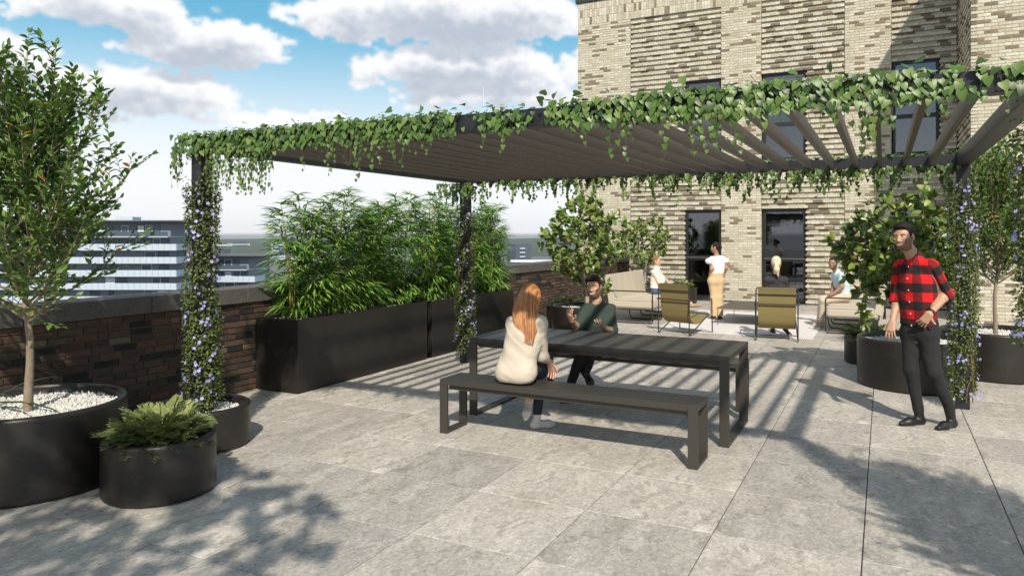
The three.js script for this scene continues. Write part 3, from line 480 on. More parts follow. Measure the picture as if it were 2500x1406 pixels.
{
  const t = thing('coffee_table', 'low dark brown-grey square metal coffee table between the sofas', 'table', P(-2.45, 0, 15.4)); const m = std([.085, .074, .06], .5);
  part('table_top', boxE(-.46, .46, .322, .334, -.9, .9, .003), m, t); for (const a of [-1, 1]) for (const b of [-1, 1]) part('leg', rod([[a * .44, 0, b * .87], [a * .44, .3215, b * .87]], .006), tubeMat, t);
  const rugMap = canvasTex(256, (x, y) => { const s = (x * 32) % 1, g = sstep(.0, .12, s) * sstep(.5, .38, s), v = .90 - .13 * g + (tileNoise(x, y, 64, 2) - .5) * .1 + (tileNoise(x, y, 8, 3) - .5) * .05; return [v, v * .975, v * .965]; });
  const rug = metric(new RoundedBoxGeometry(2.78, .009, 3.98, 1, .003), 1).translate(-2.46, .006, -15.21);
  single('rug', rug, std([.95, .95, .95], .95, { map: rugMap, bumpMap: rugMap, bumpScale: .002 }), 'pale striped outdoor rug under the lounge chairs', 'rug');
}

// ---------- plants ----------
const V3 = (x, y, z) => new THREE.Vector3(x, y, z);
// leaf along +z with its face to +y; outline rows [half width, length], folded along the rib and curled
function leafGeometry(rows, fold, curl) {
  const pos = [], idx = [], uv = []; rows.forEach(([w, z, back = 0]) => { const y = -curl * z * z; pos.push(-w, y + w * fold, z - back, 0, y, z, w, y + w * fold, z - back); uv.push(0, z, .5, z, 1, z); });
  for (let i = 0; i < rows.length - 1; i++) { const a = i * 3, b = a + 3; idx.push(a, b, a + 1, a + 1, b, b + 1, a + 1, b + 1, a + 2, a + 2, b + 1, b + 2); }
  const g = new THREE.BufferGeometry(); g.setAttribute('position', new THREE.Float32BufferAttribute(pos, 3)); g.setAttribute('uv', new THREE.Float32BufferAttribute(uv, 2)); g.setIndex(idx); g.computeVertexNormals(); return g;
}
const ovateLeaf = leafGeometry([[.015, 0], [.2, .18], [.27, .4], [.2, .68], [0, 1]], .35, .22);
const broadLeaf = leafGeometry([[.02, 0], [.24, .2], [.31, .48], [.22, .8], [0, 1]], .28, .18);
const smallLeaf = leafGeometry([[.02, 0], [.3, .35], [.22, .7], [0, 1]], .25, .2);
const lanceLeaf = leafGeometry([[.02, 0], [.058, .2], [.06, .5], [.035, .8], [0, 1]], .45, .42);
const heartLeaf = leafGeometry([[.30, -.02, .12], [.46, .12, .16], [.47, .34, .12], [.33, .62, .05], [.13, .88, .02], [0, 1.04]], .16, .22);
const leafStuff = (rough = .5, tr = .28) => phys([1, 1, 1], rough, { transmission: tr, thickness: 0, specularIntensity: .8, side: THREE.DoubleSide });
const leafM = leafStuff(.48, .26), leafGloss = leafStuff(.36, .16), barkM = std([.30, .235, .17], .9, { map: grainMap, bumpMap: grainBump, bumpScale: .003 }), paleBark = std([.42, .36, .28], .9, { map: grainMap, bumpMap: grainBump, bumpScale: .002 });
function leafMx(p, dir, nrm, s) { const z = dir.clone().normalize(), x = V3().crossVectors(nrm, z); if (x.lengthSq() < 1e-6) x.set(1, 0, 0); x.normalize(); const y = V3().crossVectors(z, x), m = new THREE.Matrix4().makeBasis(x, y, z); m.scale(V3(s, s, s)); m.setPosition(p); return m; }
const greens = { tree: [[.095, .19, .03], [.13, .24, .04], [.07, .14, .028], [.19, .29, .055]], cam: [[.125, .20, .038], [.18, .26, .05], [.085, .14, .03], [.25, .30, .07]], bamboo: [[.16, .32, .05], [.22, .41, .07], [.11, .23, .04], [.30, .46, .10]], ivy: [[.07, .14, .024], [.105, .19, .035], [.04, .085, .018], [.16, .235, .06]], vine: [[.09, .13, .024], [.12, .165, .032], [.06, .095, .02], [.15, .19, .04]] };
const pick = (arr, R) => { const c = arr[R() * arr.length | 0], k = .85 + R() * .35; return lin(c[0] * k, c[1] * k, c[2] * k); };
const rdir = (R) => { const a = R() * 6.283, z = R() * 2 - 1, s = Math.sqrt(1 - z * z); return V3(Math.cos(a) * s, z, Math.sin(a) * s); };

// upright small tree: leader with rising branches, leaves set alternately along the twigs
function uprightTree(name, label, pos, o) {
  const t = thing(name, label, 'tree', pos, o.turn || 0, o.group), R = rng(o.seed), wood = [], leaves = [], H = o.top, b0 = o.base;
  const leader = []; for (let i = 0; i <= 10; i++) leader.push(V3(Math.sin(i * .9) * .012 * i / 3, H * .88 * i / 10, Math.cos(i * 1.3) * .012 * i / 3));
  part('trunk', sweep(leader, (i, k) => lerp(.034, .008, Math.pow(k, .8)), 10), barkM, t);
  const at = (y) => { const f = clamp(y / (H * .88)) * 10, i = Math.min(9, f | 0); return leader[i].clone().lerp(leader[i + 1], f - i); };
  const leafRun = (pts, from) => { let side = 1; for (let i = 0; i < pts.length - 1; i++) { const a = pts[i], b = pts[i + 1], d = b.clone().sub(a), n = Math.max(1, Math.round(d.length() / o.step)); for (let k = 0; k < n; k++) { const tt = (i + k / n) / (pts.length - 1); if (tt < from) continue; const p = a.clone().lerp(b, k / n), dd = d.clone().normalize(), sd = V3().crossVectors(dd, V3(0, 1, 0)).normalize().multiplyScalar(side).add(rdir(R).multiplyScalar(.45)), ld = dd.clone().multiplyScalar(.75).add(sd.multiplyScalar(.8)).add(V3(0, .15, 0)); side = -side; const s = o.leaf * (.7 + R() * .55) * (tt > .9 ? .85 : 1); leaves.push([leafMx(p, ld, V3(0, 1, 0).add(rdir(R).multiplyScalar(.55)), s), R() < .012 ? lin(.55, .22, .02) : pick(greens.tree, R)]); } } const e = pts[pts.length - 1], d = e.clone().sub(pts[pts.length - 2]); for (let k = 0; k < 2; k++) leaves.push([leafMx(e, d.clone().normalize().add(rdir(R).multiplyScalar(.4)), rdir(R).add(V3(0, .4, 0)), o.leaf * .8), pick(greens.tree, R)]); };
  const env = (y) => { const k = (y - b0) / (H - b0); return o.rad * Math.pow(Math.max(0, Math.sin(Math.PI * Math.pow(clamp(k * .92 + .07), .62))), .8); };
  for (let i = 0; i < o.n; i++) {
    const k = i / o.n, y = lerp(b0 + .02, H * .86, Math.pow(k, 1.08)), az = i * 2.39996 + R() * .5, el = lerp(.12, 1.1, k) + R() * .22, L = (env(y + .28 * (1 - k)) * (.78 + R() * .3)) / Math.max(.45, Math.cos(el * .85)), p = at(y), pts = [p];
    const out = V3(Math.cos(az), 0, Math.sin(az)); let dir = out.clone().multiplyScalar(Math.cos(el)).add(V3(0, Math.sin(el), 0)); const ns = 6; for (let j = 0; j < ns; j++) { dir.add(V3(0, .10 + .05 * R(), 0)).add(rdir(R).multiplyScalar(.10)).normalize(); pts.push(pts[j].clone().add(dir.clone().multiplyScalar(L / ns))); }
    wood.push(sweep(pts, (a, kk) => lerp(.0115 * (1 - k * .5), .0022, kk), 5)); leafRun(pts, .3);
    const nt = Math.round(o.twigs * (.5 + L / o.rad * .6)); for (let j = 0; j < nt; j++) { const f = .16 + .8 * j / nt, ii = Math.min(ns - 1, f * ns | 0), q = pts[ii].clone().lerp(pts[ii + 1], f * ns - ii), d0 = pts[ii + 1].clone().sub(pts[ii]).normalize(), sd = V3().crossVectors(d0, rdir(R)).normalize(), l = (.13 + R() * .2) * (1.25 - f * .55), tp = [q]; let d = d0.multiplyScalar(.7).add(sd.multiplyScalar(.75)).add(V3(0, .18, 0)).normalize(); for (let m = 0; m < 3; m++) { d.add(V3(0, .1, 0)).add(rdir(R).multiplyScalar(.12)).normalize(); tp.push(tp[m].clone().add(d.clone().multiplyScalar(l / 3))); } wood.push(sweep(tp, (a, kk) => lerp(.0034, .0012, kk), 4)); leafRun(tp, .12); }
  }
  part('branches', wood, barkM, t); scatter('crown', ovateLeaf, leafM, leaves, t); return t;
}
const tree1 = uprightTree('leafy_tree', 'tall leafy tree with slim trunk and a few orange leaves at the left edge', P(-5.48, .48, 3.12), { seed: 3, top: 2.02, base: .64, rad: .92, n: 54, twigs: 13, step: .03, leaf: .066, group: 'slim leafy trees' });
const tree5 = copyOf(tree1, 'slim leafy tree in the round planter at the right edge, before the pale wall', P(1.245, .48, 10.95), 2.1);
tree5.scale.set(.85, .98, .85);

// rounded multi-stem tree: twig ends spread through the crown and are joined back to the limbs
function roundTree(name, label, pos, o) {
  const t = thing(name, label, 'tree', pos, 0, o.group), R = rng(o.seed), wood = [], leaves = [], nodes = [], c = V3(...o.mid), r = o.r;
  const inside = () => { for (;;) { const d = V3(R() * 2 - 1, R() * 2 - 1, R() * 2 - 1), l = d.length(); if (l < 1 && l > .25) { const lump = .8 + .32 * fbm(d.x * 2 + 5, d.y * 2 + d.z * 1.7 + 9, o.seed, 3); return c.clone().add(V3(d.x * r[0] * lump, d.y * r[1] * lump, d.z * r[2] * lump)); } } };
  const stems = o.stems; const fork = o.fork;
  const base = [V3(0, 0, 0), V3(.015, fork * .5, .01), V3(0, fork, 0)]; part('trunk', sweep(base, (i, k) => lerp(o.girth, o.girth * .8, k), 9), paleBark, t);
  for (let s = 0; s < stems; s++) { const az = s / stems * 6.283 + R() * .6, e = c.clone().add(V3(Math.cos(az) * r[0] * .5, (R() - .15) * r[1] * .5, Math.sin(az) * r[2] * .5)), b = base[2], m1 = b.clone().lerp(e, .35).add(V3(0, -.03, 0)).add(rdir(R).multiplyScalar(.04)), m2 = b.clone().lerp(e, .7).add(rdir(R).multiplyScalar(.05)), cv = new THREE.CatmullRomCurve3([b, m1, m2, e]), pts = cv.getPoints(9); wood.push(sweep(pts, (i, k) => lerp(o.girth * .62, .005, k), 6)); nodes.push(...pts.slice(2)); }
  const ends = []; for (let i = 0; i < o.ends; i++) ends.push(inside()); if (o.extra) for (const e of o.extra) ends.push(V3(...e));
  ends.sort((a, b) => a.distanceTo(c) - b.distanceTo(c));
  for (const e of ends) { let best = null, bd = 9; for (const n of nodes) { const d = n.distanceTo(e) + (n.y > e.y ? .12 : 0); if (d < bd) { bd = d; best = n; } } const mid = best.clone().lerp(e, .55).add(rdir(R).multiplyScalar(.03)), pts = new THREE.CatmullRomCurve3([best, mid, e]).getPoints(4); wood.push(sweep(pts, (i, k) => lerp(.0055, .0016, k), 4)); nodes.push(mid, e); const out = e.clone().sub(mid).normalize();
    for (let k = 0; k < o.per; k++) { const f = k / o.per, p = pts[2].clone().lerp(e, .2 + .8 * f), ld = out.clone().multiplyScalar(.3 + f * .7).add(rdir(R).multiplyScalar(.95)); ld.y += .05; leaves.push([leafMx(p, ld, V3(.3, .9, .4).add(rdir(R).multiplyScalar(.7)), o.leaf * (.7 + R() * .55)), R() < .04 ? lin(.2, .14, .05) : pick(greens.cam, R)]); } }
  part('branches', wood, paleBark, t); scatter('crown', broadLeaf, leafGloss, leaves, t); return t;
}
roundTree('camellia_tree', 'round headed glossy tree with pale stems before the parapet, behind the seated man', P(-4.5, .48, 11.65), { seed: 12, mid: [-.06, 1.2, 0], r: [.80, .78, .7], fork: .38, stems: 7, girth: .04, ends: 215, per: 10, leaf: .105, group: 'glossy round headed trees', extra: [[-.72, 1.33, .1], [.68, 1.5, 0], [.5, .45, .2], [.42, .35, .15], [-.1, 1.95, 0]] });
roundTree('camellia_tree', 'smaller round glossy tree against the facade behind the left sofa', P(-5.55, .34, 18.55), { seed: 15, mid: [.02, 1.25, 0], r: [.74, .72, .5], fork: .5, stems: 5, girth: .032, ends: 190, per: 10, leaf: .088, group: 'glossy round headed trees' });
roundTree('camellia_tree', 'broad glossy leaved tree behind the man in red check', P(.30, .48, 9.78), { seed: 18, mid: [-.12, 1.12, 0], r: [.78, .68, .7], fork: .3, stems: 7, girth: .036, ends: 230, per: 10, leaf: .108, group: 'glossy round headed trees', extra: [[-.88, 1.22, .1], [-.8, 1.14, .15], [-.62, 1.38, 0], [-.6, .62, .2], [-.55, .45, .2], [-.5, .35, .2], [-.66, .95, .15], [-.5, .22, .22]] });

// ---------- bamboo ----------
const caneM = std([.42, .32, .06], .5), bambooM = leafStuff(.42, .26);
function bambooPlant(label, pos, seed, hMax) {
  const t = thing('bamboo', label, 'bamboo', pos, 0, 'bamboo plants in the black troughs'), R = rng(seed), leaves = [], twigs = [], n = 5;
  for (let c = 0; c < n; c++) {
    const h = hMax * (.72 + R() * .28), az = R() * 6.283, lean = .05 + R() * .09, b = V3((R() - .5) * .28, 0, (R() - .5) * .3), tip = b.clone().add(V3(Math.cos(az) * lean * h, h, Math.sin(az) * lean * h)), pts = []; for (let i = 0; i <= 8; i++) { const k = i / 8; pts.push(V3(lerp(b.x, tip.x, k * k), h * k, lerp(b.z, tip.z, k * k))); }
    part('cane', sweep(pts, (i, k) => lerp(.0092, .003, k), 6), caneM, t);
    const at = (k) => { const f = k * 8, i = Math.min(7, f | 0); return pts[i].clone().lerp(pts[i + 1], f - i); };
    const nodes = Math.round(h / .075); for (let j = 1; j <= nodes; j++) { const k = (j / nodes) * .98, y = k * h; if (y < .14) continue; const reps = k > .9 ? 2 : 2; for (let rep = 0; rep < reps; rep++) { if (R() < .12) continue;
      const a = R() * 6.283, L = (k > .92 ? .03 : .07 + R() * .21) * (1.1 - k * .38) * sstep(-.1, .3, k), p = at(k), o = V3(Math.cos(a) * 1.05, .45 + .5 * k - R() * .25, Math.sin(a)).normalize(), e = p.clone().add(o.clone().multiplyScalar(L)); twigs.push(sweep([p, p.clone().lerp(e, .5).add(V3(0, .01, 0)), e], () => .0013, 3));
      const fan = 6 + (R() * 4 | 0), side = V3().crossVectors(o, V3(0, 1, 0)).normalize(); for (let f = 0; f < fan; f++) { const s = (f / (fan - 1) - .5) * 2, d = o.clone().multiplyScalar(1.0 - Math.abs(s) * .55).add(side.clone().multiplyScalar(s * 1.0)).add(V3(0, -.16 - R() * .3 + k * .25, 0)).add(rdir(R).multiplyScalar(.16)), q = p.clone().lerp(e, .55 + .45 * (1 - Math.abs(s))); leaves.push([leafMx(q, d, V3(0, 1, 0).add(rdir(R).multiplyScalar(.3)), (.14 + R() * .085) * (1.1 - k * .2)), pick(greens.bamboo, R)]); } } }
  }
  part('twigs', twigs, caneM, t); scatter('foliage', lanceLeaf, bambooM, leaves, t); return t;
}
{
  const R = rng(8), names = ['first', 'second', 'third', 'fourth', 'fifth', 'sixth', 'seventh'];
  for (const [trg, v0, v1, h] of [['nearer trough', 6.14, 8.71, .75], ['farther trough', 8.83, 11.42, .74]]) for (let i = 0; i < 7; i++) { const v = lerp(v0 + .30, v1 - .22, i / 6); bambooPlant(names[i] + ' bamboo from the near end of the ' + trg, P(-6.08 + (R() - .5) * .12, h, v + (R() - .5) * .1), 100 + i + Math.round(v0 * 10), 1.46 + R() * .3); }
}

// ---------- ivy on the pergola beams ----------
const ivyM = leafStuff(.42, .22), vineStemM = std([.16, .09, .05], .9);
function leavesOnto(t, geo, mat, list, own, kind) { // nearest leaves as their own meshes, the rest as instances
  const c = camera.position, w = t.position; list.forEach(l => { const e = l[0].elements, p = V3(e[12], e[13], e[14]).add(w); l.d = p.distanceTo(c); }); list.sort((a, b) => a.d - b.d);
  const tones = new Map(); for (const l of list.slice(0, own)) { const k = l[2]; if (!tones.has(k)) { const m = mat.clone(); m.color = lin(...greens.ivy[k]); tones.set(k, m); } const m = part(kind, geo, tones.get(k), t); l[0].decompose(m.position, m.quaternion, m.scale); }
  if (list.length > own) scatter('foliage', geo, mat, list.slice(own), t);
}
function ivy(label, R, o) {
  const t = thing('ivy', label, 'climbing plant', P(0, 0, o.v), 0, 'ivy trailing along the pergola'), list = [], stems = [];
  const leaf = (p, d, n, s) => { const k = R() * 4 | 0, c = greens.ivy[k], b = .88 + R() * .3; list.push([leafMx(p, d, n, s), lin(c[0] * b, c[1] * b, c[2] * b), k]); };
  const strand = (u, len, z0, y0) => { const pts = [], n = Math.max(3, Math.ceil(len / .042)); let x = u, z = z0, y = y0; const drift = (R() - .5) * .35; for (let i = 0; i <= n; i++) { pts.push(V3(x, y, z)); y -= len / n; x += drift * len / n + (R() - .5) * .022; z += (R() - .5) * .012; }
    if (len > .1) stems.push(sweep(pts, () => .0013, 3)); for (let i = 1; i < pts.length; i++) { if (R() < (o.skip ?? .1)) continue; const p = pts[i]; leaf(p.clone().add(V3((R() - .5) * .035, 0, (R() - .3) * .02 * o.face)), V3((R() - .5) * 1.1, -1, .28 * o.face + (R() - .5) * .5), V3((R() - .5) * .8, .55, o.face + (R() - .5) * .5), o.leaf * (.62 + R() * .55) * (i === pts.length - 1 ? .7 : 1)); } };
  o.fill(leaf, strand, R); part('stems', stems, vineStemM, t); leavesOnto(t, heartLeaf, ivyM, list, o.own, 'leaf'); return t;
}
const cover = (u, marks) => { for (let i = 0; i < marks.length - 1; i++) if (u >= marks[i][0] && u < marks[i + 1][0]) { const k = (u - marks[i][0]) / (marks[i + 1][0] - marks[i][0]); return lerp(marks[i][1], marks[i + 1][1], k); } return 0; };
// front beam: thick in two runs with bare steel between them
ivy('thick heart leaved ivy along the front beam of the pergola', rng(51), { v: PF, leaf: .034, skip: .25, face: 1, own: 300, fill(leaf, strand, R) {
  const marks = [[-5.45, .2], [-5.3, .6], [-5.1, 1], [-3.3, 1], [-2.75, .75], [-2.55, .12], [-2.42, .05], [-2.36, .55], [-2.15, .55], [-2.05, .06], [-1.93, .06], [-1.86, .7], [-1.6, .8], [-1.5, .5], [-1.42, .85], [-1.0, 1], [.1, 1], [.28, .7], [.36, .25], [.5, .2], [.56, .6], [.8, .7], [.82, 0]];
  for (let i = 0; i < 3000; i++) { const u = -5.4 + R() * 6.2; if (R() > cover(u, marks)) continue; const top = R() < .36; if (top) leaf(V3(u, BY1 + .003 + R() * R() * .06, -.12 * R() + .035), V3((R() - .5) * 1.6, .2 - R() * .7, .9 + (R() - .5)), V3((R() - .5) * .6, 1, .35), .049 * (.55 + R() * .6)); else leaf(V3(u, BY0 - .02 + R() * (BY1 - BY0 + .05), .015 + R() * .05), V3((R() - .5) * 1.3, -.9, .35), V3((R() - .5) * .7, .6, 1), .049 * (.55 + R() * .6)); }
  for (let i = 0; i < 330; i++) { const u = -5.42 + R() * 6.2, c = cover(u, marks); if (R() > c * .9) continue; strand(u, (.05 + R() * R() * .30) * (.5 + c * .55), .03 + R() * .035, BY0 + .02 + R() * .06); }
  for (let i = 0; i < 70; i++) { const u = -5.05 + R() * .75; strand(u, .12 + R() * .28, -.02 + R() * .08, BY0 + .02); }        // thick drop beside the left post
  for (let i = 0; i < 9; i++) { strand(-5.32 - R() * .12, .12 + R() * .25, -.04 + R() * .08, BY1 - .03 - R() * .05); }
  for (let i = 0; i < 26; i++) { const u = -5 + R() * 5.6; leaf(V3(u, BY1 + .045 + R() * .05, -.05 + R() * .08), rdir(R), rdir(R).add(V3(0, 1, 0)), .055); }
} });
ivy('looser ivy hanging from the back beam of the pergola', rng(52), { v: PB, leaf: .046, face: 1, own: 120, skip: .2, fill(leaf, strand, R) {
  const marks = [[-5.6, .2], [-5.45, .8], [-5.1, 1], [-5.02, .35], [-4.4, .6], [-3.4, .75], [-2.6, .6], [-1.8, .85], [-.6, .85], [.2, .7], [.66, .6], [.7, 0]];
  for (let i = 0; i < 620; i++) { const u = -5.6 + R() * 6.3, c = cover(u, marks); if (R() > c) continue; strand(u, .05 + R() * R() * .36 * (.6 + c * .5) + (u < -5.02 ? .12 : 0), .02 + R() * .05 - (R() < .4 ? .13 : 0), BY0 + .03); }
  for (let i = 0; i < 500; i++) { const u = -5.4 + R() * 6.1; leaf(V3(u, BY1 + .004 + R() * .03, -.1 * R()), V3(R() - .5, -.1, R() - .5), V3(0, 1, .2), .05 * (.7 + R() * .5)); }
} });

// ---------- flowering vines round the posts ----------
const petal = leafGeometry([[.05, 0], [.26, .45], [.3, .75], [.12, 1]], .12, -.1);
const flowerGeo = (() => { const l = []; for (let i = 0; i < 5; i++) { const a = i / 5 * 6.283; l.push(petal.clone().applyMatrix4(new THREE.Matrix4().makeBasis(V3(Math.cos(a + 1.571), Math.sin(a + 1.571), 0), V3(0, 0, 1), V3(Math.cos(a), Math.sin(a), 0)))); } l.push(new THREE.SphereGeometry(.16, 6, 4)); return joined(l); })();
const flowerMs = [[.42, .40, .84], [.52, .49, .90], [.34, .30, .74]].map(c => phys(c, .6, { transmission: .2, thickness: 0, side: THREE.DoubleSide })), vineM = leafStuff(.5, .28);
function postVine(label, u, v, y0, y1, seed, nLeaf, nFlower, wide = 1) {
  const t = thing('flowering_vine', label, 'climbing plant', P(u + PW / 2, 0, v + PW / 2), 0, 'purple flowering vines on the pergola posts'), R = rng(seed), leaves = [], stems = [];
  const shell = (y, a) => { const e = .072 / Math.max(Math.abs(Math.cos(a)), Math.abs(Math.sin(a))); return Math.min(e, .088) + .012; };
  const thick = (a, y) => clamp(.15 + 1.7 * (fbm(a * 1.1 + 4, y * 2.3, seed, 3) - .28)) * wide;
  for (let s = 0; s < 7; s++) { const pts = []; let a = R() * 6.283; const sp = (R() - .5) * 3.5; for (let y = y0 - .03; y < y1 * (.7 + R() * .3); y += .07) { a += sp * .07 + (R() - .5) * .3; const r = shell(y, a) + .004; pts.push(V3(Math.cos(a) * r, y, Math.sin(a) * r)); } if (pts.length > 2) stems.push(sweep(pts, () => .0032, 4)); }
  for (let i = 0; i < nLeaf; i++) { const a = R() * 6.283, y = y0 + (y1 - y0) * R(), k = thick(a, y), edge = sstep(y0 - .02, y0 + .08, y) * sstep(y1 + .02, y1 - .2, y); if (R() > k * 1.5 * edge + .03) continue; const r = shell(y, a) + R() * .06 * (k + .2), out = V3(Math.cos(a), 0, Math.sin(a)); leaves.push([leafMx(V3(out.x * r, y, out.z * r), out.clone().multiplyScalar(.7).add(V3(0, -.25, 0)).add(rdir(R).multiplyScalar(.7)), V3(0, .8, 0).add(out).add(rdir(R).multiplyScalar(.5)), .018 + R() * .016), pick(greens.vine, R)]); }
  part('stems', stems, std([.3, .16, .07], .85), t); scatter('foliage', smallLeaf, vineM, leaves, t);
  for (let i = 0, made = 0; i < nFlower * 6 && made < nFlower; i++) { const a = -R() * 3.9 + .4, cy = y0 + .05 + (y1 - y0 - .15) * R(); if (R() > thick(a + 3.1, cy * 1.3) + .12) continue; const m = 1 + (R() * 3 | 0); for (let j = 0; j < m; j++, made++) { const aa = -a + (R() - .5) * .5, y = cy + (R() - .5) * .07, r = shell(y, aa) + .045 + R() * .035, out = V3(Math.cos(aa), .2, Math.sin(aa)).add(rdir(R).multiplyScalar(.35)).normalize(), f = part('flower', flowerGeo, flowerMs[R() * 3 | 0], t); f.position.set(Math.cos(aa) * r, y, Math.sin(aa) * r); f.quaternion.setFromUnitVectors(V3(0, 0, 1), out); f.scale.setScalar(.0115 + R() * .006); } }
  return t;
}
postVine('dense purple flowering vine on the nearest left pergola post', PL, PF, .30, 2.26, 61, 9000, 130);
postVine('slim purple flowering vine on the pergola post beside the bamboo', PL, PB, .14, 2.18, 62, 7000, 110, .9);
postVine('purple flowering vine on the pergola post behind the man in red check', PR, PB, .10, 2.36, 63, 8500, 140);
postVine('purple flowering vine on the pergola post just beyond the right edge', PR, PF, 1.22, 2.36, 64, 3600, 70);

// ---------- low conifers ----------
function sprayGeometry(seed) { const R = rng(seed), l = []; const blade = leafGeometry([[.5, 0], [.42, .6], [0, 1]], .1, .1); const run = (p, d, len, depth) => { const n = Math.round(len / (depth ? .05 : .075)); for (let i = 1; i <= n; i++) { const q = p.clone().add(d.clone().multiplyScalar(len * i / n)); q.y -= .12 * Math.pow(q.z, 2); for (const s of [-1, 1]) { const sd = V3(s * (.75 + R() * .3), (R() - .4) * .35, .75).normalize(); if (depth < 1 && i < n) run(q, sd, len * .42 * (1.1 - i / n) + .06, depth + 1); else l.push(blade.clone().applyMatrix4(leafMx(q, depth ? d.clone().multiplyScalar(.8).add(sd.multiplyScalar(.45)) : sd, V3((R() - .5), 1, (R() - .5) * .5), 1).multiply(new THREE.Matrix4().makeScale(.05, .09, .085 + R() * .04)))); } } }; run(V3(0, 0, 0), V3(0, 0, 1), 1, 0); return joined(l); }
const sprays = [5, 6, 7].map(sprayGeometry), coniferM = leafStuff(.6, .18);
function conifer(label, pos, rad, hgt, n, seed, squash = 1) {
  const t = thing('spreading_conifer', label, 'shrub', pos, 0, 'low shrubs in small planters'), R = rng(seed), lists = [[], [], []], stems = [];
  for (let i = 0; i < n; i++) { const az = i * 2.39996 + R() * .6, k = Math.sqrt((i + .5) / n), el = lerp(1.4, .12, Math.pow(k, .9)) + (R() - .5) * .5, out = V3(Math.cos(az) * Math.cos(el) * squash, Math.sin(el) * hgt / rad, Math.sin(az) * Math.cos(el)), from = out.clone().multiplyScalar(rad * (.15 + R() * .68)).add(V3(0, .01, 0)), L = rad * (.24 + R() * .2); out.normalize(); const c = R(), col = c < .3 ? [.22, .27, .085] : c < .7 ? [.16, .21, .065] : [.30, .34, .12]; lists[i % 3].push([leafMx(from, out.add(V3(0, .08, 0)), V3(0, 1, 0).add(rdir(R).multiplyScalar(.5)), L), lin(...col)]); if (i % 4 === 0) stems.push(sweep([V3(0, -.03, 0), from, from.clone().add(out.multiplyScalar(L * .6))], (j) => .004 - j * .0014, 4)); }
  part('stems', stems, std([.16, .10, .06], .9), t); lists.forEach((l, i) => scatter('foliage', sprays[i], coniferM, l, t)); return t;
}
conifer('feathery spreading conifer in the small front planter at left', P(-4.466, .33, 3.415), .365, .21, 430, 71);
conifer('dark spreading conifer in the small planter beside the right sofa', P(-.152, .34, 11.25), .43, .2, 130, 72);
conifer('wispy low conifer behind the big planter near the parapet', P(-5.12, .45, 12.2), .36, .18, 80, 73);
conifer('low shrub in the planter beside the left glass door', P(-4.62, .35, 18.85), .36, .26, 110, 74);

// ---------- trees standing outside the picture, whose shade falls on the near paving ----------
const potX = roundPlanter('black round planter out of view beyond the right edge', 1.75, 3.2, .6, .575, 2000), treeX = copyOf(tree1, 'slim leafy tree beyond the right edge, shading the paving by the man', P(1.75, .48, 3.2), 3.6);
const potY = roundPlanter('black round planter out of view behind the viewpoint at left', -2.55, -.45, .5, .575, 2000);
roundTree('shade_tree', 'taller tree out of view at left, dappling the near paving with shade', P(-2.55, .48, -.45), { seed: 44, mid: [.15, 2.5, -.45], r: [1.45, .6, .9], fork: 1.75, stems: 8, girth: .04, ends: 260, per: 10, leaf: .095 });
{ // strap leaved plant at the far left of the big planter
  const t = thing('strap_leaf_plant', 'long arching dark green strap leaves at the left edge of the biggest planter', 'plant', P(-5.86, .49, 3.0)), m = leafStuff(.4, .15); m.color = lin(.035, .075, .02); const g = leafGeometry([[.02, 0], [.03, .25], [.028, .6], [.016, .85], [0, 1]], .5, .55);
  for (const [a, e, L] of [[-.2, .75, .62], [.25, .5, .66], [.8, .9, .5], [2.4, .8, .5], [4.2, .7, .5], [-.9, 1.0, .5]]) { const l = part('leaf', g, m, t); leafMx(V3(0, 0, 0), V3(Math.cos(a) * Math.cos(e), Math.sin(e), -Math.sin(a) * Math.cos(e)), V3(0, 1, 0), L).decompose(l.position, l.quaternion, l.scale); }
}

// ---------- people ----------
// implicit shapes meshed by surface nets; distances in metres, coordinates [x, y, z]
const mix3 = (a, b, t) => [lerp(a[0], b[0], t), lerp(a[1], b[1], t), lerp(a[2], b[2], t)], add3 = (a, b, s = 1) => [a[0] + b[0] * s, a[1] + b[1] * s, a[2] + b[2] * s], sub3 = (a, b) => [a[0] - b[0], a[1] - b[1], a[2] - b[2]], len3 = (a) => Math.hypot(...a), nor3 = (a) => { const l = len3(a) || 1; return [a[0] / l, a[1] / l, a[2] / l]; }, dot3 = (a, b) => a[0] * b[0] + a[1] * b[1] + a[2] * b[2], crs3 = (a, b) => [a[1] * b[2] - a[2] * b[1], a[2] * b[0] - a[0] * b[2], a[0] * b[1] - a[1] * b[0]];
function cap(a, b, ra, rb = ra) { const dx = b[0] - a[0], dy = b[1] - a[1], dz = b[2] - a[2], L = dx * dx + dy * dy + dz * dz || 1e-9; return (x, y, z) => { const px = x - a[0], py = y - a[1], pz = z - a[2]; let t = (px * dx + py * dy + pz * dz) / L; t = t < 0 ? 0 : t > 1 ? 1 : t; return Math.hypot(px - dx * t, py - dy * t, pz - dz * t) - (ra + (rb - ra) * t); }; }
function ell(c, r, F) { return (x, y, z) => { let a = x - c[0], b = y - c[1], d = z - c[2]; if (F) { const p = [a, b, d]; a = dot3(p, F[0]); b = dot3(p, F[1]); d = dot3(p, F[2]); } const k0 = Math.hypot(a / r[0], b / r[1], d / r[2]), k1 = Math.hypot(a / r[0] / r[0], b / r[1] / r[1], d / r[2] / r[2]); return k1 < 1e-9 ? -Math.min(...r) : k0 * (k0 - 1) / k1; }; }
function blend(list, k) { return (x, y, z) => { let d = 9; for (const f of list) { const e = f(x, y, z), h = Math.max(k - Math.abs(d - e), 0) / k; d = Math.min(d, e) - h * h * k * .25; } return d; }; }
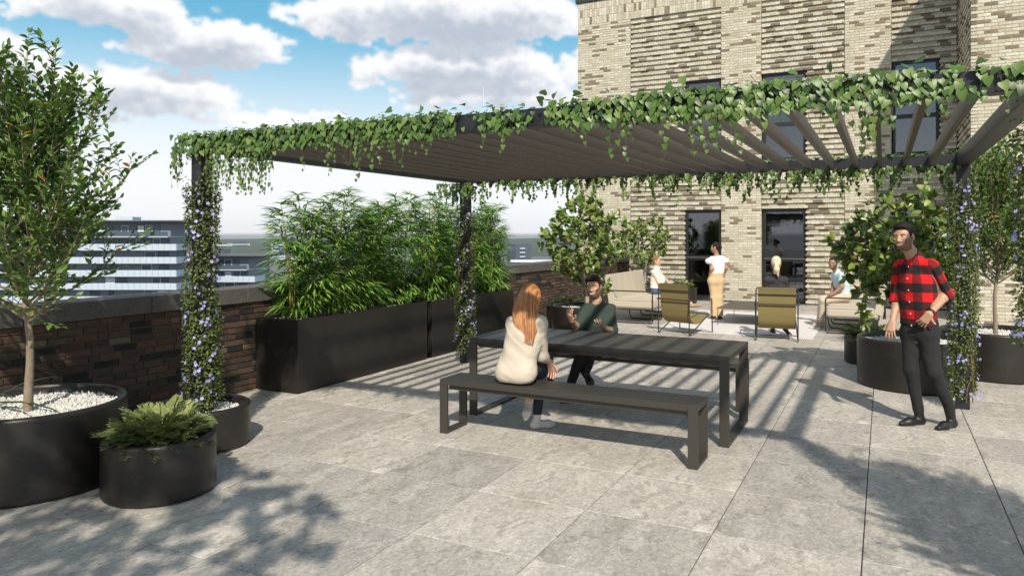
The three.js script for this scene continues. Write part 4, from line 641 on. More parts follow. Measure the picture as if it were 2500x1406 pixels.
function surface(min, max, cell, f, colour, uvf) {
  const n = [0, 1, 2].map(i => Math.ceil((max[i] - min[i]) / cell / 4) * 4 + 1), [nx, ny, nz] = n, val = new Float32Array(nx * ny * nz), at = (i, j, k) => (k * ny + j) * nx + i, far = cell * 4;
  for (let K = 0; K < nz - 1; K += 4) for (let J = 0; J < ny - 1; J += 4) for (let I = 0; I < nx - 1; I += 4) {
    const c = f(min[0] + (I + 2) * cell, min[1] + (J + 2) * cell, min[2] + (K + 2) * cell), skip = Math.abs(c) > far * 1.35;
    for (let k = K; k <= K + 4; k++) for (let j = J; j <= J + 4; j++) for (let i = I; i <= I + 4; i++) { const o = at(i, j, k); if (skip) { if (val[o] === 0) val[o] = c; } else val[o] = f(min[0] + i * cell, min[1] + j * cell, min[2] + k * cell) || 1e-7; }
  }
  const id = new Int32Array(nx * ny * nz).fill(-1), pos = [], idx = [];
  for (let k = 0; k < nz - 1; k++) for (let j = 0; j < ny - 1; j++) for (let i = 0; i < nx - 1; i++) {
    let m = 0, sx = 0, sy = 0, sz = 0, q = 0; const v = []; for (let c = 0; c < 8; c++) { const w = val[at(i + (c & 1), j + (c >> 1 & 1), k + (c >> 2))]; v.push(w); if (w < 0) m |= 1 << c; } if (m === 0 || m === 255) continue;
    for (let a = 0; a < 8; a++) for (const b of [1, 2, 4]) if (!(a & b)) { const w0 = v[a], w1 = v[a | b]; if ((w0 < 0) !== (w1 < 0)) { const t = w0 / (w0 - w1); sx += (a & 1) + (b === 1 ? t : 0); sy += (a >> 1 & 1) + (b === 2 ? t : 0); sz += (a >> 2) + (b === 4 ? t : 0); q++; } }
    id[at(i, j, k)] = pos.length / 3; pos.push(min[0] + (i + sx / q) * cell, min[1] + (j + sy / q) * cell, min[2] + (k + sz / q) * cell);
  }
  for (let k = 1; k < nz - 1; k++) for (let j = 1; j < ny - 1; j++) for (let i = 1; i < nx - 1; i++) { const s0 = val[at(i, j, k)] < 0; const face = (s1, a, b, c, d) => { if (s0 === s1) return; if (a < 0 || b < 0 || c < 0 || d < 0) return; s0 ? idx.push(a, b, c, a, c, d) : idx.push(a, c, b, a, d, c); };
    face(val[at(i + 1, j, k)] < 0, id[at(i, j - 1, k - 1)], id[at(i, j, k - 1)], id[at(i, j, k)], id[at(i, j - 1, k)]);
    face(val[at(i, j + 1, k)] < 0, id[at(i - 1, j, k - 1)], id[at(i - 1, j, k)], id[at(i, j, k)], id[at(i, j, k - 1)]);
    face(val[at(i, j, k + 1)] < 0, id[at(i - 1, j - 1, k)], id[at(i, j - 1, k)], id[at(i, j, k)], id[at(i - 1, j, k)]); }
  const N = pos.length / 3, nor = new Float32Array(N * 3), col = new Float32Array(N * 3), uv = new Float32Array(N * 2), e = cell * .6;
  for (let i = 0; i < N; i++) { const x = pos[i * 3], y = pos[i * 3 + 1], z = pos[i * 3 + 2], g = nor3([f(x + e, y, z) - f(x - e, y, z), f(x, y + e, z) - f(x, y - e, z), f(x, y, z + e) - f(x, y, z - e)]); nor.set(g, i * 3); col.set(colour ? colour([x, y, z], g) : [1, 1, 1], i * 3); const w = uvf ? uvf([x, y, z]) : [x * 2 + z * 1.3, y * 2]; uv[i * 2] = w[0]; uv[i * 2 + 1] = w[1]; }
  const g = new THREE.BufferGeometry(); g.setAttribute('position', new THREE.Float32BufferAttribute(pos, 3)); g.setAttribute('normal', new THREE.BufferAttribute(nor, 3)); g.setAttribute('uv', new THREE.BufferAttribute(uv, 2)); g.setAttribute('color', new THREE.BufferAttribute(col, 3)); g.setIndex(idx); return g;
}
function meshOf(f, pts, pad, cell, colour, uvf) { const lo = [9, 9, 9], hi = [-9, -9, -9]; for (const p of pts) for (let i = 0; i < 3; i++) { lo[i] = Math.min(lo[i], p[i] - pad); hi[i] = Math.max(hi[i], p[i] + pad); } return surface(lo, hi, cell, f, colour, uvf); }
// folds in cloth
const fold = (s, amp, fy = 1) => (x, y, z) => amp * (fbm(x * 9 + y * 7 * fy + s, y * 11 + z * 9 + s * 3, s, 3) - .5) * 2;
const clipAt = (f, p, n) => (x, y, z) => Math.max(f(x, y, z), (x - p[0]) * n[0] + (y - p[1]) * n[1] + (z - p[2]) * n[2]);

function headParts(H, o) { // H centre, frame F = [left, up, front]
  const F = o.F, W = (p) => [0, 1, 2].map(i => H[i] + F[0][i] * p[0] * o.k + F[1][i] * p[1] * o.k + F[2][i] * p[2] * o.k), k = o.k, S = (p) => { const d = sub3(p, H); return [dot3(d, F[0]) / k, dot3(d, F[1]) / k, dot3(d, F[2]) / k]; };
  const E = (c, r) => ell(W(c), r.map(a => a * k), F), C = (a, b, ra, rb) => cap(W(a), W(b), ra * k, (rb ?? ra) * k), m = o.male ? 1 : 0;
  const skull = blend([E([0, .03, -.014], [.075, .098, .098]), E([0, -.022, .018], [.0625, .088, .076]), E([0, -.083, .045], [.032 + m * .006, .03, .034]), C([-.046, -.05, .008], [.046, -.05, .008], .022 + m * .005)], .03);
  const face = blend([skull, C([0, .018, .089], [0, -.026, .107], .0075, .0115), E([0, -.03, .098], [.0175, .0105, .012]), C([-.042, .031, .074], [.042, .031, .074], .0105 + m * .002), E([.041, -.018, .06], [.024, .022, .026]), E([-.041, -.018, .06], [.024, .022, .026]), C([-.018, -.0585, .089], [.018, -.0585, .089], .0075), C([-.015, -.07, .087], [.015, -.07, .087], .0078), E([.078, -.002, -.012], [.0095, .031, .02]), E([-.078, -.002, -.012], [.0095, .031, .02])], .012);
  const sock = [E([.032, .012, .097], [.017, .0115, .016]), E([-.032, .012, .097], [.017, .0115, .016])], eye = [E([.0315, .0115, .0775], [.0135, .012, .0125]), E([-.0315, .0115, .0775], [.0135, .012, .0125])];
  const all = (x, y, z) => { let d = face(x, y, z); for (const s of sock) { const e = -s(x, y, z) - .001, h = Math.max(.008 - Math.abs(d - e), 0) / .008; d = Math.max(d, e) + h * h * .002; } return Math.min(d, eye[0](x, y, z), eye[1](x, y, z)); };
  const colour = (p) => { const q = S(p), [x, y, z] = q, ax = Math.abs(x); let c = o.skin;
    if (z > .05 && ax > .012 && ax < .052) { const ex = (ax - .0318) / .0135, ey = (y - .0105) / (o.smile ? .0042 : .0052); if (z > .07 && ex * ex + ey * ey < 1) c = Math.hypot(ax - .031 + (o.look ?? 0) * Math.sign(x), y - .0115) < .0066 ? [.03, .018, .012] : [.5, .47, .44]; else if (z > .07 && ex * ex + ey * ey < 1.7 && y > .012) c = o.brow; const by = .029 - Math.abs(ax - .03) * .12; if (y > by - .004 && y < by + .005 && ax > .013) c = o.brow; }
    if (z > .07 && ax < .03 - .0) { const curve = ax * ax * 9 * (o.smile ? 1 : .2); const yy = y + .0645 - curve; if (o.smile && Math.abs(yy) < .0036 && ax < .02) c = [.68, .63, .58]; else if (Math.abs(yy) < .0095 && ax < .025) c = o.lip; }
    if (o.beard && z > -.002) { const line = ax < .034 ? (ax < .027 ? -.079 : -.06) : lerp(-.056, .0, clamp((ax - .034) / .034)), mouth = Math.abs(y + .0645 - ax * ax * 9) < .0105 && ax < .025 && z > .07, tash = Math.abs(y + .0475 - ax * .12) < .0062 && ax < .031 && z > .07, w = Math.max(sstep(line + .006, line - .006, y) * (y > -.13 ? 1 : 0), tash ? .9 : 0); if (w > 0 && !mouth) c = o.skin.map((v, i) => lerp(v, o.beard[i], w * (.66 + .22 * hash2(Math.round(x * 900), Math.round(y * 900), 2)))); }
    return c; };
  return { all, colour, W, S, skull, E, C };
}
function handGeometry(w, dir, palm, o) { // w wrist, dir towards the fingertips, palm normal; curl per finger
  const z = nor3(dir), x = nor3(crs3(palm, z)), y = crs3(z, x), s = o.size ?? 1, side = o.left ? -1 : 1, W = (a, b, c) => add3(add3(add3(w, x, a * s * side), y, b * s), z, c * s), fs = [];
  fs.push(cap(W(-.018, 0, .0), W(-.026, 0, .075), .018 * s, .013 * s), cap(W(.0, 0, -.01), W(0, 0, .08), .021 * s, .015 * s), cap(W(.016, 0, .0), W(.026, 0, .075), .019 * s, .014 * s));
  const palmF = blend(fs, .02), pts = [add3(w, z, -.03)], fingers = [];
  [[-.031, .058, .0078], [-.0105, .072, .0088], [.0105, .078, .009], [.031, .07, .0088]].forEach(([fx, L, r], i) => { let p = W(fx, 0, .078), a = o.curl[i] ?? o.curl[0]; let ang = 0; for (const part of [.45, .32, .26]) { ang += a; const q = add3(add3(add3(p, z, Math.cos(ang) * L * part * s), y, Math.sin(ang) * L * part * s), x, (fx * .35) * part * s * side * (o.spread ?? 1)); fingers.push(cap(p, q, r * s, r * .9 * s)); pts.push(q); p = q; } });
  let p = W(.028, 0, .02); for (const [a, b, c] of o.thumb ?? [[.055, .012, .045], [.066, .02, .075]]) { const q = W(a, b, c); fingers.push(cap(p, q, .0105 * s, .0092 * s)); pts.push(q); p = q; }
  const tips = blend(fingers, .004), f = blend([palmF, tips], .007); return meshOf(f, pts, .035, .0042, () => o.skin);
}
const skinM = phys([1, 1, 1], .5, { vertexColors: true, sheen: .15, sheenColor: lin(1, .8, .7) });
const clothM = (rough = .9, extra = {}) => std([1, 1, 1], rough, { vertexColors: true, bumpMap: tileBump, bumpScale: .0008, ...extra });
const wovenM = clothM(.92), leatherM = clothM(.45), hairM = phys([1, 1, 1], .72, { vertexColors: true, specularIntensity: .5, bumpMap: tileBump, bumpScale: .002 });
function person(label, px, d, o) {
  const t = thing('person', label, 'person', ahead((px - 1250) / FOC, d), YAW), s = FOC / d, J = {};
  for (const [k, v] of Object.entries(o.J)) J[k] = [(v[0] - px) / s * (1 - (v[2] || 0) / d) , EYE - (v[1] - HOR) / s * (1 - (v[2] || 0) / d), v[2] || 0];   // pixels of the reference figure and depth towards the viewer -> metres
  for (const k in J) { const z = J[k][2]; J[k][0] = (o.J[k][0] - 1250) / FOC * (d - z) - (px - 1250) / FOC * d; }
  const g = o.girth ?? 1, lat = nor3(sub3(J.shL, J.shR)), mid = mix3(J.hipL, J.hipR, .5), ch = J.chest, cell = o.cell ?? .012;
  const torso = (q) => [cap(J.hipL, J.hipR, .098 * g + q), cap(add3(mid, lat, .045), add3(ch, lat, .055), .098 * g + q, .108 * g + q), cap(add3(mid, lat, -.045), add3(ch, lat, -.055), .098 * g + q, .108 * g + q), cap(mix3(J.shL, J.shR, .06), mix3(J.shL, J.shR, .94), .058 * g + q), cap(ch, J.neck, .10 * g + q, .052 * g + q)];
  const arm = (S, q, a = 0, b = 1) => { const sh = J['sh' + S], el = J['el' + S], wr = J['wr' + S]; return [cap(sh, el, .052 * g + q, .041 * g + q), cap(el, wr, .041 * g + q, .0275 * g + q)]; };
  const leg = (S, q) => [cap(J['hip' + S], J['kn' + S], .088 * g + q, .058 * g + q), cap(J['kn' + S], J['an' + S], .056 * g + q, .036 * g + q)];
  // body: one continuous surface
  const hd = headParts(J.head, o.head), neckTop = hd.W([0, -.07, -.018]);
  const bodyF = blend([...torso(0), ...arm('L', 0), ...arm('R', 0), ...leg('L', 0), ...leg('R', 0), cap(J.neck, neckTop, (o.neck ?? .05) * g, (o.neck ?? .05) * .95 * g)], .045);
  const under = bodyF, ptsAll = [...Object.values(J)];
  const geos = [meshOf(under, ptsAll.filter(p => p !== J.head), .14, cell, () => o.head.skin)];
  geos.push(meshOf((x, y, z) => { const a = hd.all(x, y, z), b = cap(J.neck, neckTop, (o.neck ?? .05) * g, (o.neck ?? .05) * .95 * g)(x, y, z), h = Math.max(.03 - Math.abs(a - b), 0) / .03; return Math.min(a, b) - h * h * .0075; }, [hd.W([0, 0, 0])], .155 * o.head.k, o.headCell ?? .005, hd.colour));
  for (const S of ['L', 'R']) if (o['hand' + S]) { const h = o['hand' + S], wr = J['wr' + S], dir = h.dir ?? sub3(J['ti' + S] ?? wr, wr); geos.push(handGeometry(wr, dir, h.palm, { left: S === 'L', skin: o.head.skin, curl: [.3], size: o.handSize ?? 1, ...h })); }
  part('body', geos, skinM, t);
  // clothes
  for (const c of o.wear) {
    let f, pts = [], mat = c.mat ?? wovenM, colour = c.colour ?? (() => c.color), uvf = c.uv && c.uv(J, t);
    if (c.kind === 'top') {
      const list = torso(c.q); pts.push(J.hipL, J.hipR, J.neck, J.shL, J.shR, ch); let F = blend(list, .05);
      const sl = []; for (const S of ['L', 'R']) { const sh = J['sh' + S], el = J['el' + S], wr = J['wr' + S], k = c.sleeve; if (k <= 0) continue; const end = k <= 1 ? mix3(sh, el, k) : mix3(el, wr, k - 1), from = k <= 1 ? sh : el, n = nor3(sub3(end, from)); let a = cap(sh, k <= 1 ? mix3(sh, el, Math.min(1, k + .12)) : el, .053 * g + c.q * .95, (.047 + (c.flare ?? 0)) * g + c.q * .95); if (k > 1) a = blend([a, cap(el, add3(end, n, .03), .045 * g + c.q, .034 * g + c.q)], .03); sl.push(clipAt(a, end, n)); pts.push(end, el, sh); }
      if (c.split) { const D2 = fold(c.seed ?? 3, c.fold ?? .004); ['L', 'R'].forEach((S, i) => { const sh = J['sh' + S], el = J['el' + S]; part('sleeve', meshOf((x, y, z) => sl[i](x, y, z) + D2(x, y, z) - .003, [sh, el, mix3(el, J['wr' + S], .2)], .1, c.cell ?? cell, colour, c.uvArm(J, S)), mat, t); }); sl.length = 0; }
      const D = fold(c.seed ?? 3, c.fold ?? .004), hem = c.hem, base = (x, y, z) => blend([F, ...sl], .03)(x, y, z) + D(x, y, z);
      const B = blend([F, ...sl], .03), neck = c.collar ?? .035, up = nor3(sub3(neckTop, J.neck)), top = add3(J.neck, up, neck); f = (x, y, z) => Math.max(B(x, y, z) + D(x, y, z), (hem ?? -9) - y + (c.hemWave ? c.hemWave * Math.sin(x * 40 + z * 30) : 0), dot3([x - top[0], y - top[1], z - top[2]], up) - 0);
      if (c.collarBand) { const fr = crs3(lat, [0, 1, 0]), tn = nor3(add3(up, fr, c.high ? .15 : .75)), band = cap(add3(J.neck, up, -.02), add3(J.neck, up, neck + .02), .066 * g + c.q * .3, .058 * g + c.q * .3), ff = f; f = (x, y, z) => { const pl = dot3([x - top[0], y - top[1], z - top[2]], tn), a = c.high ? ff(x, y, z) : Math.max(ff(x, y, z), pl + .004), b = Math.max(band(x, y, z), pl); return Math.min(a, b); }; }
      if (c.extra) { const ff = f, ex = c.extra(J, lat); f = (x, y, z) => Math.min(ff(x, y, z), ex(x, y, z) + D(x, y, z) * 1.5); }
    } else if (c.kind === 'legs') {
      const up1 = mix3(mid, ch, .42), list = [cap(J.hipL, J.hipR, .102 * g + c.q), cap(add3(mid, lat, .047), add3(up1, lat, .05), .104 * g + c.q * .6, .106 * g + c.q * .6), cap(add3(mid, lat, -.047), add3(up1, lat, -.05), .104 * g + c.q * .6, .106 * g + c.q * .6)]; pts.push(mid, mix3(mid, ch, .4)); const cuts = [];
      for (const S of ['L', 'R']) { const h = J['hip' + S], k = J['kn' + S], a = J['an' + S], end = mix3(k, a, c.to ?? 1), n = nor3(sub3(a, k)); list.push(clipAt(blend([cap(h, k, .092 * g + c.q, .063 * g + c.q), cap(k, add3(end, n, .03), .061 * g + c.q + (c.flare ?? 0) * .5, .042 * g + c.q + (c.flare ?? 0))], .03), end, n)); pts.push(h, k, end); }
      const B = blend(list, .035), D = fold(c.seed ?? 7, c.fold ?? .003, .5); f = (x, y, z) => { return Math.max(B(x, y, z) + D(x, y, z), y - (c.waist ?? 9)); };
    } else if (c.kind === 'shoe') {
      for (const S of ['L', 'R']) { const a = J['an' + S], toe = J['toe' + S], fw = nor3(sub3(toe, a)), flat = nor3([fw[0], c.pitch?.[S] ? fw[1] : 0, fw[2]]), up0 = [0, 1, 0], dn = c.pitch?.[S] ? nor3(crs3(crs3(flat, up0), flat)).map(v => -v) : [0, -1, 0], sole = c.pitch?.[S] ? add3(a, dn, .075) : [a[0], .0, a[2]]; const heel = add3(add3(sole, flat, -.035), dn, -.034), ball = add3(add3(sole, flat, .115), dn, -.03), tip = add3(add3(sole, flat, c.len ?? .165), dn, -.022);
        const B = blend([cap(heel, ball, .036 * g, .041 * g), cap(ball, tip, .041 * g, .026 * g), cap(add3(heel, flat, .02), mix3(a, J['kn' + S], c.shaft ?? .03), .038 * g, (c.shaftR ?? .042) * g)], .03); const F2 = (x, y, z) => Math.max(B(x, y, z), dot3([x - sole[0], y - sole[1], z - sole[2]], dn) - (-.001)); const gsh = meshOf(F2, [heel, tip, a, mix3(a, J['kn' + S], c.shaft ?? .03)], .06, .008, (p) => { const hgt = -dot3(sub3(p, sole), dn); return hgt < .018 ? (c.soleColor ?? c.color) : c.color; }); part('shoe', gsh, c.mat ?? leatherM, t); }
      continue;
    } else if (c.kind === 'hair') {
      f = c.shape(hd, J); pts.push(...(c.pts ? c.pts(hd, J) : [J.head])); const gh = meshOf(f, pts, c.pad ?? .16, c.cell ?? .006, c.colour ?? (() => c.color)); part('hair', gh, hairM, t); continue;
    }
    part(c.name, meshOf(f, pts, .17, c.cell ?? cell, colour, uvf), mat, t);
  }
  for (const x of o.more ?? []) x(t, J, hd);
  return t;
}
const frameOf = (yaw, pitch = 0, roll = 0) => { const e = new THREE.Matrix4().makeRotationFromEuler(new THREE.Euler(pitch, yaw, roll, 'YXZ')), m = e.elements; return [[m[0], m[1], m[2]], [m[4], m[5], m[6]], [m[8], m[9], m[10]]]; }; // yaw 0 looks at the viewer, positive towards image right
const strand = (c, n, amt) => (p, nn) => { const k = 1 + amt * (fbm(p[0] * 130 + p[2] * 90, p[1] * 9, n, 3) - .5) * 2; return c.map(v => v * k); };
const HL = [[0, .086], [.45, .083], [.8, .06], [1.0, .03], [1.12, -.012], [1.3, -.004], [1.45, .03], [1.75, .026], [2.0, -.03], [2.4, -.07], [3.15, -.082]];
const shortHair = (lift, top = 0, quiff = 0, drop = 0) => (hd) => (x, y, z) => { const [a, b, c] = hd.S([x, y, z]), ax = Math.abs(a), ph = Math.atan2(ax, c + .012); let yb = HL[HL.length - 1][1]; for (let i = 0; i < HL.length - 1; i++) if (ph <= HL[i + 1][0]) { yb = lerp(HL[i][1], HL[i + 1][1], (ph - HL[i][0]) / (HL[i + 1][0] - HL[i][0])); break; } yb += .006 * (vnoise(a * 140 + 50, c * 140 + 50, 3) - .5) - drop; const th = -.006 + (lift + .006) * sstep(-.003, .02, b - yb) + top * sstep(.05, .12, b) + quiff * sstep(.05, .11, b) * sstep(-.02, .07, c) + .004 * (fbm(a * 120 + 9, c * 26 + b * 22 + 5, 4, 2) - .5) * sstep(.0, .03, b - yb); return hd.skull(x, y, z) - th; };
const skinA = [.56, .335, .225], skinB = [.50, .29, .19], skinC = [.30, .165, .10], darkHair = [.016, .012, .010];

// man in the red check shirt
const checkTex = canvasTex(128, (x, y) => { const a = x % 1 < .5, b = y % 1 < .5, n = (tileNoise(x, y, 64, 3) - .5) * .06; const tw = ((x * 64 + y * 64) % 2 < 1) ? .02 : 0; if (a && b) return [.86 + n, .07 + n * .4, .10 + n * .4]; if (a || b) return b ? [.47 + n + tw, .075, .10] : [.27 + n + tw, .105, .115]; return [.11 + n, .108 + n, .112 + n]; });
const checkM = std([1, 1, 1], .92, { map: checkTex, bumpMap: tileBump, bumpScale: .0008 });
const checkArm = (J, S) => { const ax = nor3(sub3(J.shL, J.shR)), fr = nor3(crs3(ax, [0, 1, 0])), a = J['sh' + S], b = J['el' + S], ab = sub3(b, a), L = len3(ab), n = nor3(ab), e = nor3(crs3(n, fr)), h = crs3(n, e); return (p) => { const q0 = sub3(p, a), t = dot3(q0, n), q = sub3(p, add3(a, n, clamp(t, 0, L))); return [Math.atan2(dot3(q, e), -dot3(q, h)) * .062 / .165 + .1, t / .165 + .5]; }; };
const checkUV = (J) => { const ax = nor3(sub3(J.shL, J.shR)), fr = nor3(crs3(ax, [0, 1, 0])), mid = mix3(J.hipL, J.hipR, .5); return (p) => { const c = mix3(mid, J.chest, clamp((p[1] - mid[1]) / (J.chest[1] - mid[1]), 0, 1.2)), q = sub3(p, c); return [Math.atan2(dot3(q, ax), dot3(q, fr)) * .15 / .165 + .27, p[1] / .165]; }; };
person('standing man in a red and black check shirt and black jeans, hand in pocket', 2245, 6.78, {
  neck: .058, girth: .97, cell: .011, headCell: .0042,
  J: { head: [2208, 579, -.02], neck: [2233, 626, 0], chest: [2240, 690, 0], shR: [2201, 652, -.12], shL: [2275, 650, .13], elR: [2191, 736, -.13], wrR: [2180, 787, -.04], tiR: [2171, 830, 0], elL: [2310, 722, .10], wrL: [2270, 767, .23], tiL: [2248, 792, .22], hipR: [2228, 812, -.06], hipL: [2265, 810, .06], knR: [2226, 902, -.01], anR: [2245, 1008, -.04], toeR: [2193, 1034, .03], knL: [2281, 908, .12], anL: [2324, 1004, .07], toeL: [2278, 1040, .22] },
  head: { F: frameOf(-.95, .06, .04), k: .99, male: 1, skin: skinB, brow: [.02, .014, .01], lip: [.36, .15, .12], beard: [.05, .03, .02], smile: 1, look: .003 },
  handR: { palm: [.7, 0, -.6], curl: [.32, .36, .3, .26] }, handL: { palm: [-.1, -.6, -.7], dir: [-.4, -.85, -.38], curl: [.35], thumb: [[.05, .0, .035], [.085, .0, .05]] },
  wear: [{ kind: 'legs', name: 'jeans', q: .004, color: [.016, .016, .018], to: .97, seed: 5, fold: .0065, waist: 1.03 }, { kind: 'top', name: 'check_shirt', q: .017, sleeve: 1.12, hem: .935, hemWave: .006, color: [1, 1, 1], mat: checkM, uv: checkUV, uvArm: checkArm, split: 1, seed: 2, fold: .0055, collar: .04, collarBand: 1, cell: .0095 }, { kind: 'shoe', color: [.012, .011, .011], shaft: .16, shaftR: .05, len: .20 }, { kind: 'hair', color: darkHair, colour: strand(darkHair, 3, .35), shape: shortHair(.009, .008, .016), cell: .005 }],
  more: [(t, J) => { const wr = J.wrL, n = nor3(sub3(J.wrL, J.elL)), p = new THREE.Vector3(...add3(wr, n, -.03)), q = new THREE.Quaternion().setFromUnitVectors(V3(0, 0, 1), V3(...n)); const w = part('watch', [new THREE.TorusGeometry(.031, .0075, 8, 24).scale(1, 1, 1.4), new THREE.CylinderGeometry(.021, .021, .012, 20).rotateX(Math.PI / 2).translate(0, 0, .0)].map((g, i) => i ? g.rotateY(Math.PI / 2).translate(.034, 0, 0).rotateZ(2.2) : g), std([.03, .03, .032], .3, { metalness: .5 }), t); w.position.copy(p); w.quaternion.copy(q); },
  (t, J) => { const fr = nor3(crs3(nor3(sub3(J.shL, J.shR)), [0, 1, 0])); const bm = std([.75, .72, .68], .35); const mid = mix3(J.hipL, J.hipR, .5); for (let i = 0; i < 6; i++) { const c = mix3(add3(mid, [0, .07, 0]), add3(J.neck, [0, -.05, 0]), i / 5.4), m = part('button', new THREE.SphereGeometry(.0065, 8, 6), bm, t); const off = .124 - .03 * (i === 5 ? 1 : 0); m.position.set(c[0] + fr[0] * off, c[1], c[2] + fr[2] * off); } }]
});

// woman on the near bench, seen from behind
const auburn = [.40, .17, .062];
const longHair = (hd, J) => { const cap0 = shortHair(.018, .004, 0, .02)(hd), pts = [[0, .05, -.06], [.0, -.05, -.1], [-.02, -.16, -.115], [-.05, -.29, -.125], [-.085, -.40, -.13]].map(hd.W), wd = [.075, .10, .108, .09, .045], segs = []; const L = hd.W([1, 0, 0]), ax = nor3(sub3(L, hd.W([0, 0, 0]))); for (let i = 0; i < 4; i++) for (const s of [-1, 0, 1]) segs.push(cap(add3(pts[i], ax, s * wd[i] * .62), add3(pts[i + 1], ax, s * wd[i + 1] * .62), .034, i === 3 ? .016 : .032)); const side = [cap(hd.W([.075, .03, -.01]), hd.W([.07, -.13, -.05]), .022, .025), cap(hd.W([-.075, .03, -.01]), hd.W([-.075, -.13, -.04]), .022, .025)]; const B = blend([...segs, ...side], .03); return (x, y, z) => { const q = hd.S([x, y, z]), st = .006 * (fbm(q[0] * 85 + q[1] * 4, q[1] * 4, 6, 3) - .5) * 2; const a = cap0(x, y, z), b = B(x, y, z) + st, h = Math.max(.03 - Math.abs(a - b), 0) / .03; return Math.min(a, b) - h * h * .0075; }; };
person('woman with long auburn hair in a cream sweater sitting on the near bench', 1280, 6.34, {
  girth: .86, cell: .011,
  J: { head: [1296, 731, -.10], neck: [1296, 772, -.06], chest: [1280, 822, -.02], shL: [1254, 790, -.09], shR: [1318, 790, .03], elL: [1248, 862, -.2], wrL: [1285, 878, -.36], elR: [1321, 866, -.10], wrR: [1342, 884, -.27], tiR: [1353, 922, -.30], hipL: [1238, 908, -.03], hipR: [1281, 909, .04], knL: [1292, 893, -.44], anL: [1290, 975, -.30], toeL: [1284, 1000, -.22], knR: [1322, 893, -.36], anR: [1311, 1021, -.34], toeR: [1346, 1033, -.40] },
  head: { F: frameOf(2.62, .15, 0), k: .93, skin: skinA, brow: [.15, .07, .03], lip: [.5, .18, .15] },
  handR: { palm: [-.5, -.1, .8], curl: [.28, .3, .34, .38] }, handL: { palm: [0, -1, 0], dir: [.5, -.2, -.8], curl: [.3] },
  wear: [{ kind: 'legs', name: 'jeans', q: .004, color: [.016, .02, .032], to: .93, waist: .66 }, { kind: 'top', name: 'sweater', q: .022, sleeve: 1.45, hem: .494, color: [.57, .50, .41], seed: 8, fold: .0075, collar: .03, extra: (J, lat) => blend([cap(add3(mix3(J.hipL, J.hipR, .5), lat, .09), add3(J.chest, lat, .05), .098, .09), cap(add3(mix3(J.hipL, J.hipR, .5), lat, -.07), add3(J.chest, lat, -.05), .098, .09)], .06) }, { kind: 'shoe', color: [.60, .56, .53], soleColor: [.72, .69, .66], mat: wovenM, shaft: .10, pitch: { L: 1 } }, { kind: 'hair', colour: strand(auburn, 9, .75), shape: longHair, pts: (hd) => [hd.W([0, .1, 0]), hd.W([-.09, -.42, -.15]), hd.W([.1, -.2, -.15]), hd.W([0, 0, .08])], pad: .09, cell: .005 }],
  more: [(t, J, hd) => { // loose strands over the hair
    const R = rng(91), sets = [[], [], []], keys = [[0, .128, -.02, .02], [0, .10, -.085, .062], [0, .02, -.122, .085], [-.005, -.08, -.135, .098], [-.025, -.19, -.15, .104], [-.055, -.3, -.16, .085], [-.09, -.41, -.162, .05]];
    for (let i = 0; i < 620; i++) { const s = (R() * 2 - 1), n = 2 + Math.ceil(R() * 4), pts = [], lift = R() * .012, ph = R() * 6; for (let k = 0; k < Math.min(keys.length, n + 1); k++) { const [x, y, z, w] = keys[k], a = s * 1.15, sx = Math.sin(a) * w * 1.2, dz = (1 - Math.cos(a)) * (k < 3 ? .10 : .03); pts.push(V3(...hd.W([x + sx + .004 * Math.sin(ph + k * 1.3), y - (k === 0 ? Math.abs(s) * .03 : 0), z + dz - .012 - lift * (k ? 1 : .3)]))); } if (pts.length < 3) continue; const c = new THREE.CatmullRomCurve3(pts).getPoints(pts.length * 3); sets[i % 3].push(sweep(c, (j, q) => lerp(.0026, .0009, q), 4)); }
    [[.47, .21, .08], [.36, .145, .05], [.62, .34, .16]].forEach((c, i) => part('hair_strands', sets[i], std(c, .55), t)); }]
});

// man in the green shirt behind the table
person('bearded man in a dark green shirt gesturing behind the dining table', 1455, 8.05, {
  neck: .056, girth: .97, cell: .011, headCell: .0042,
  J: { head: [1450, 703, .02], neck: [1459, 741, 0], chest: [1460, 790, 0], shR: [1432, 757, .0], shL: [1487, 757, 0], elR: [1410, 799, .12], wrR: [1397, 783, .28], tiR: [1389, 764, .33], elL: [1495, 806, .10], wrL: [1478, 801, .32], tiL: [1461, 789, .40], hipR: [1437, 842, -.05], hipL: [1477, 842, -.05], knR: [1424, 850, .40], anR: [1385, 962, .22], toeR: [1374, 975, .34], knL: [1449, 838, .42], anL: [1434, 905, .34], toeL: [1450, 934, .42] },
  head: { F: frameOf(-.42, -.06, .12), k: .985, male: 1, skin: skinB, brow: [.02, .012, .008], lip: [.36, .15, .12], beard: [.045, .028, .018], smile: 1 },
  handR: { palm: [.5, -.2, -.5], curl: [.5, .45, .4, .25], spread: 1.6 }, handL: { palm: [-.2, .9, .2], curl: [.22, .26, .22, .18], spread: 1.8 },
  wear: [{ kind: 'legs', name: 'trousers', q: .004, color: [.012, .012, .014], to: .90, waist: .72 }, { kind: 'top', name: 'green_shirt', q: .017, sleeve: 1.3, hem: .52, color: [.034, .053, .042], seed: 4, fold: .006, collar: .05, collarBand: 1 }, { kind: 'shoe', color: [.02, .014, .012], soleColor: [.12, .05, .03], shaft: .05, pitch: { L: 1 } }, { kind: 'hair', color: darkHair, colour: strand([.022, .013, .009], 5, .4), shape: shortHair(.010, .010, .020), cell: .005 }]
});

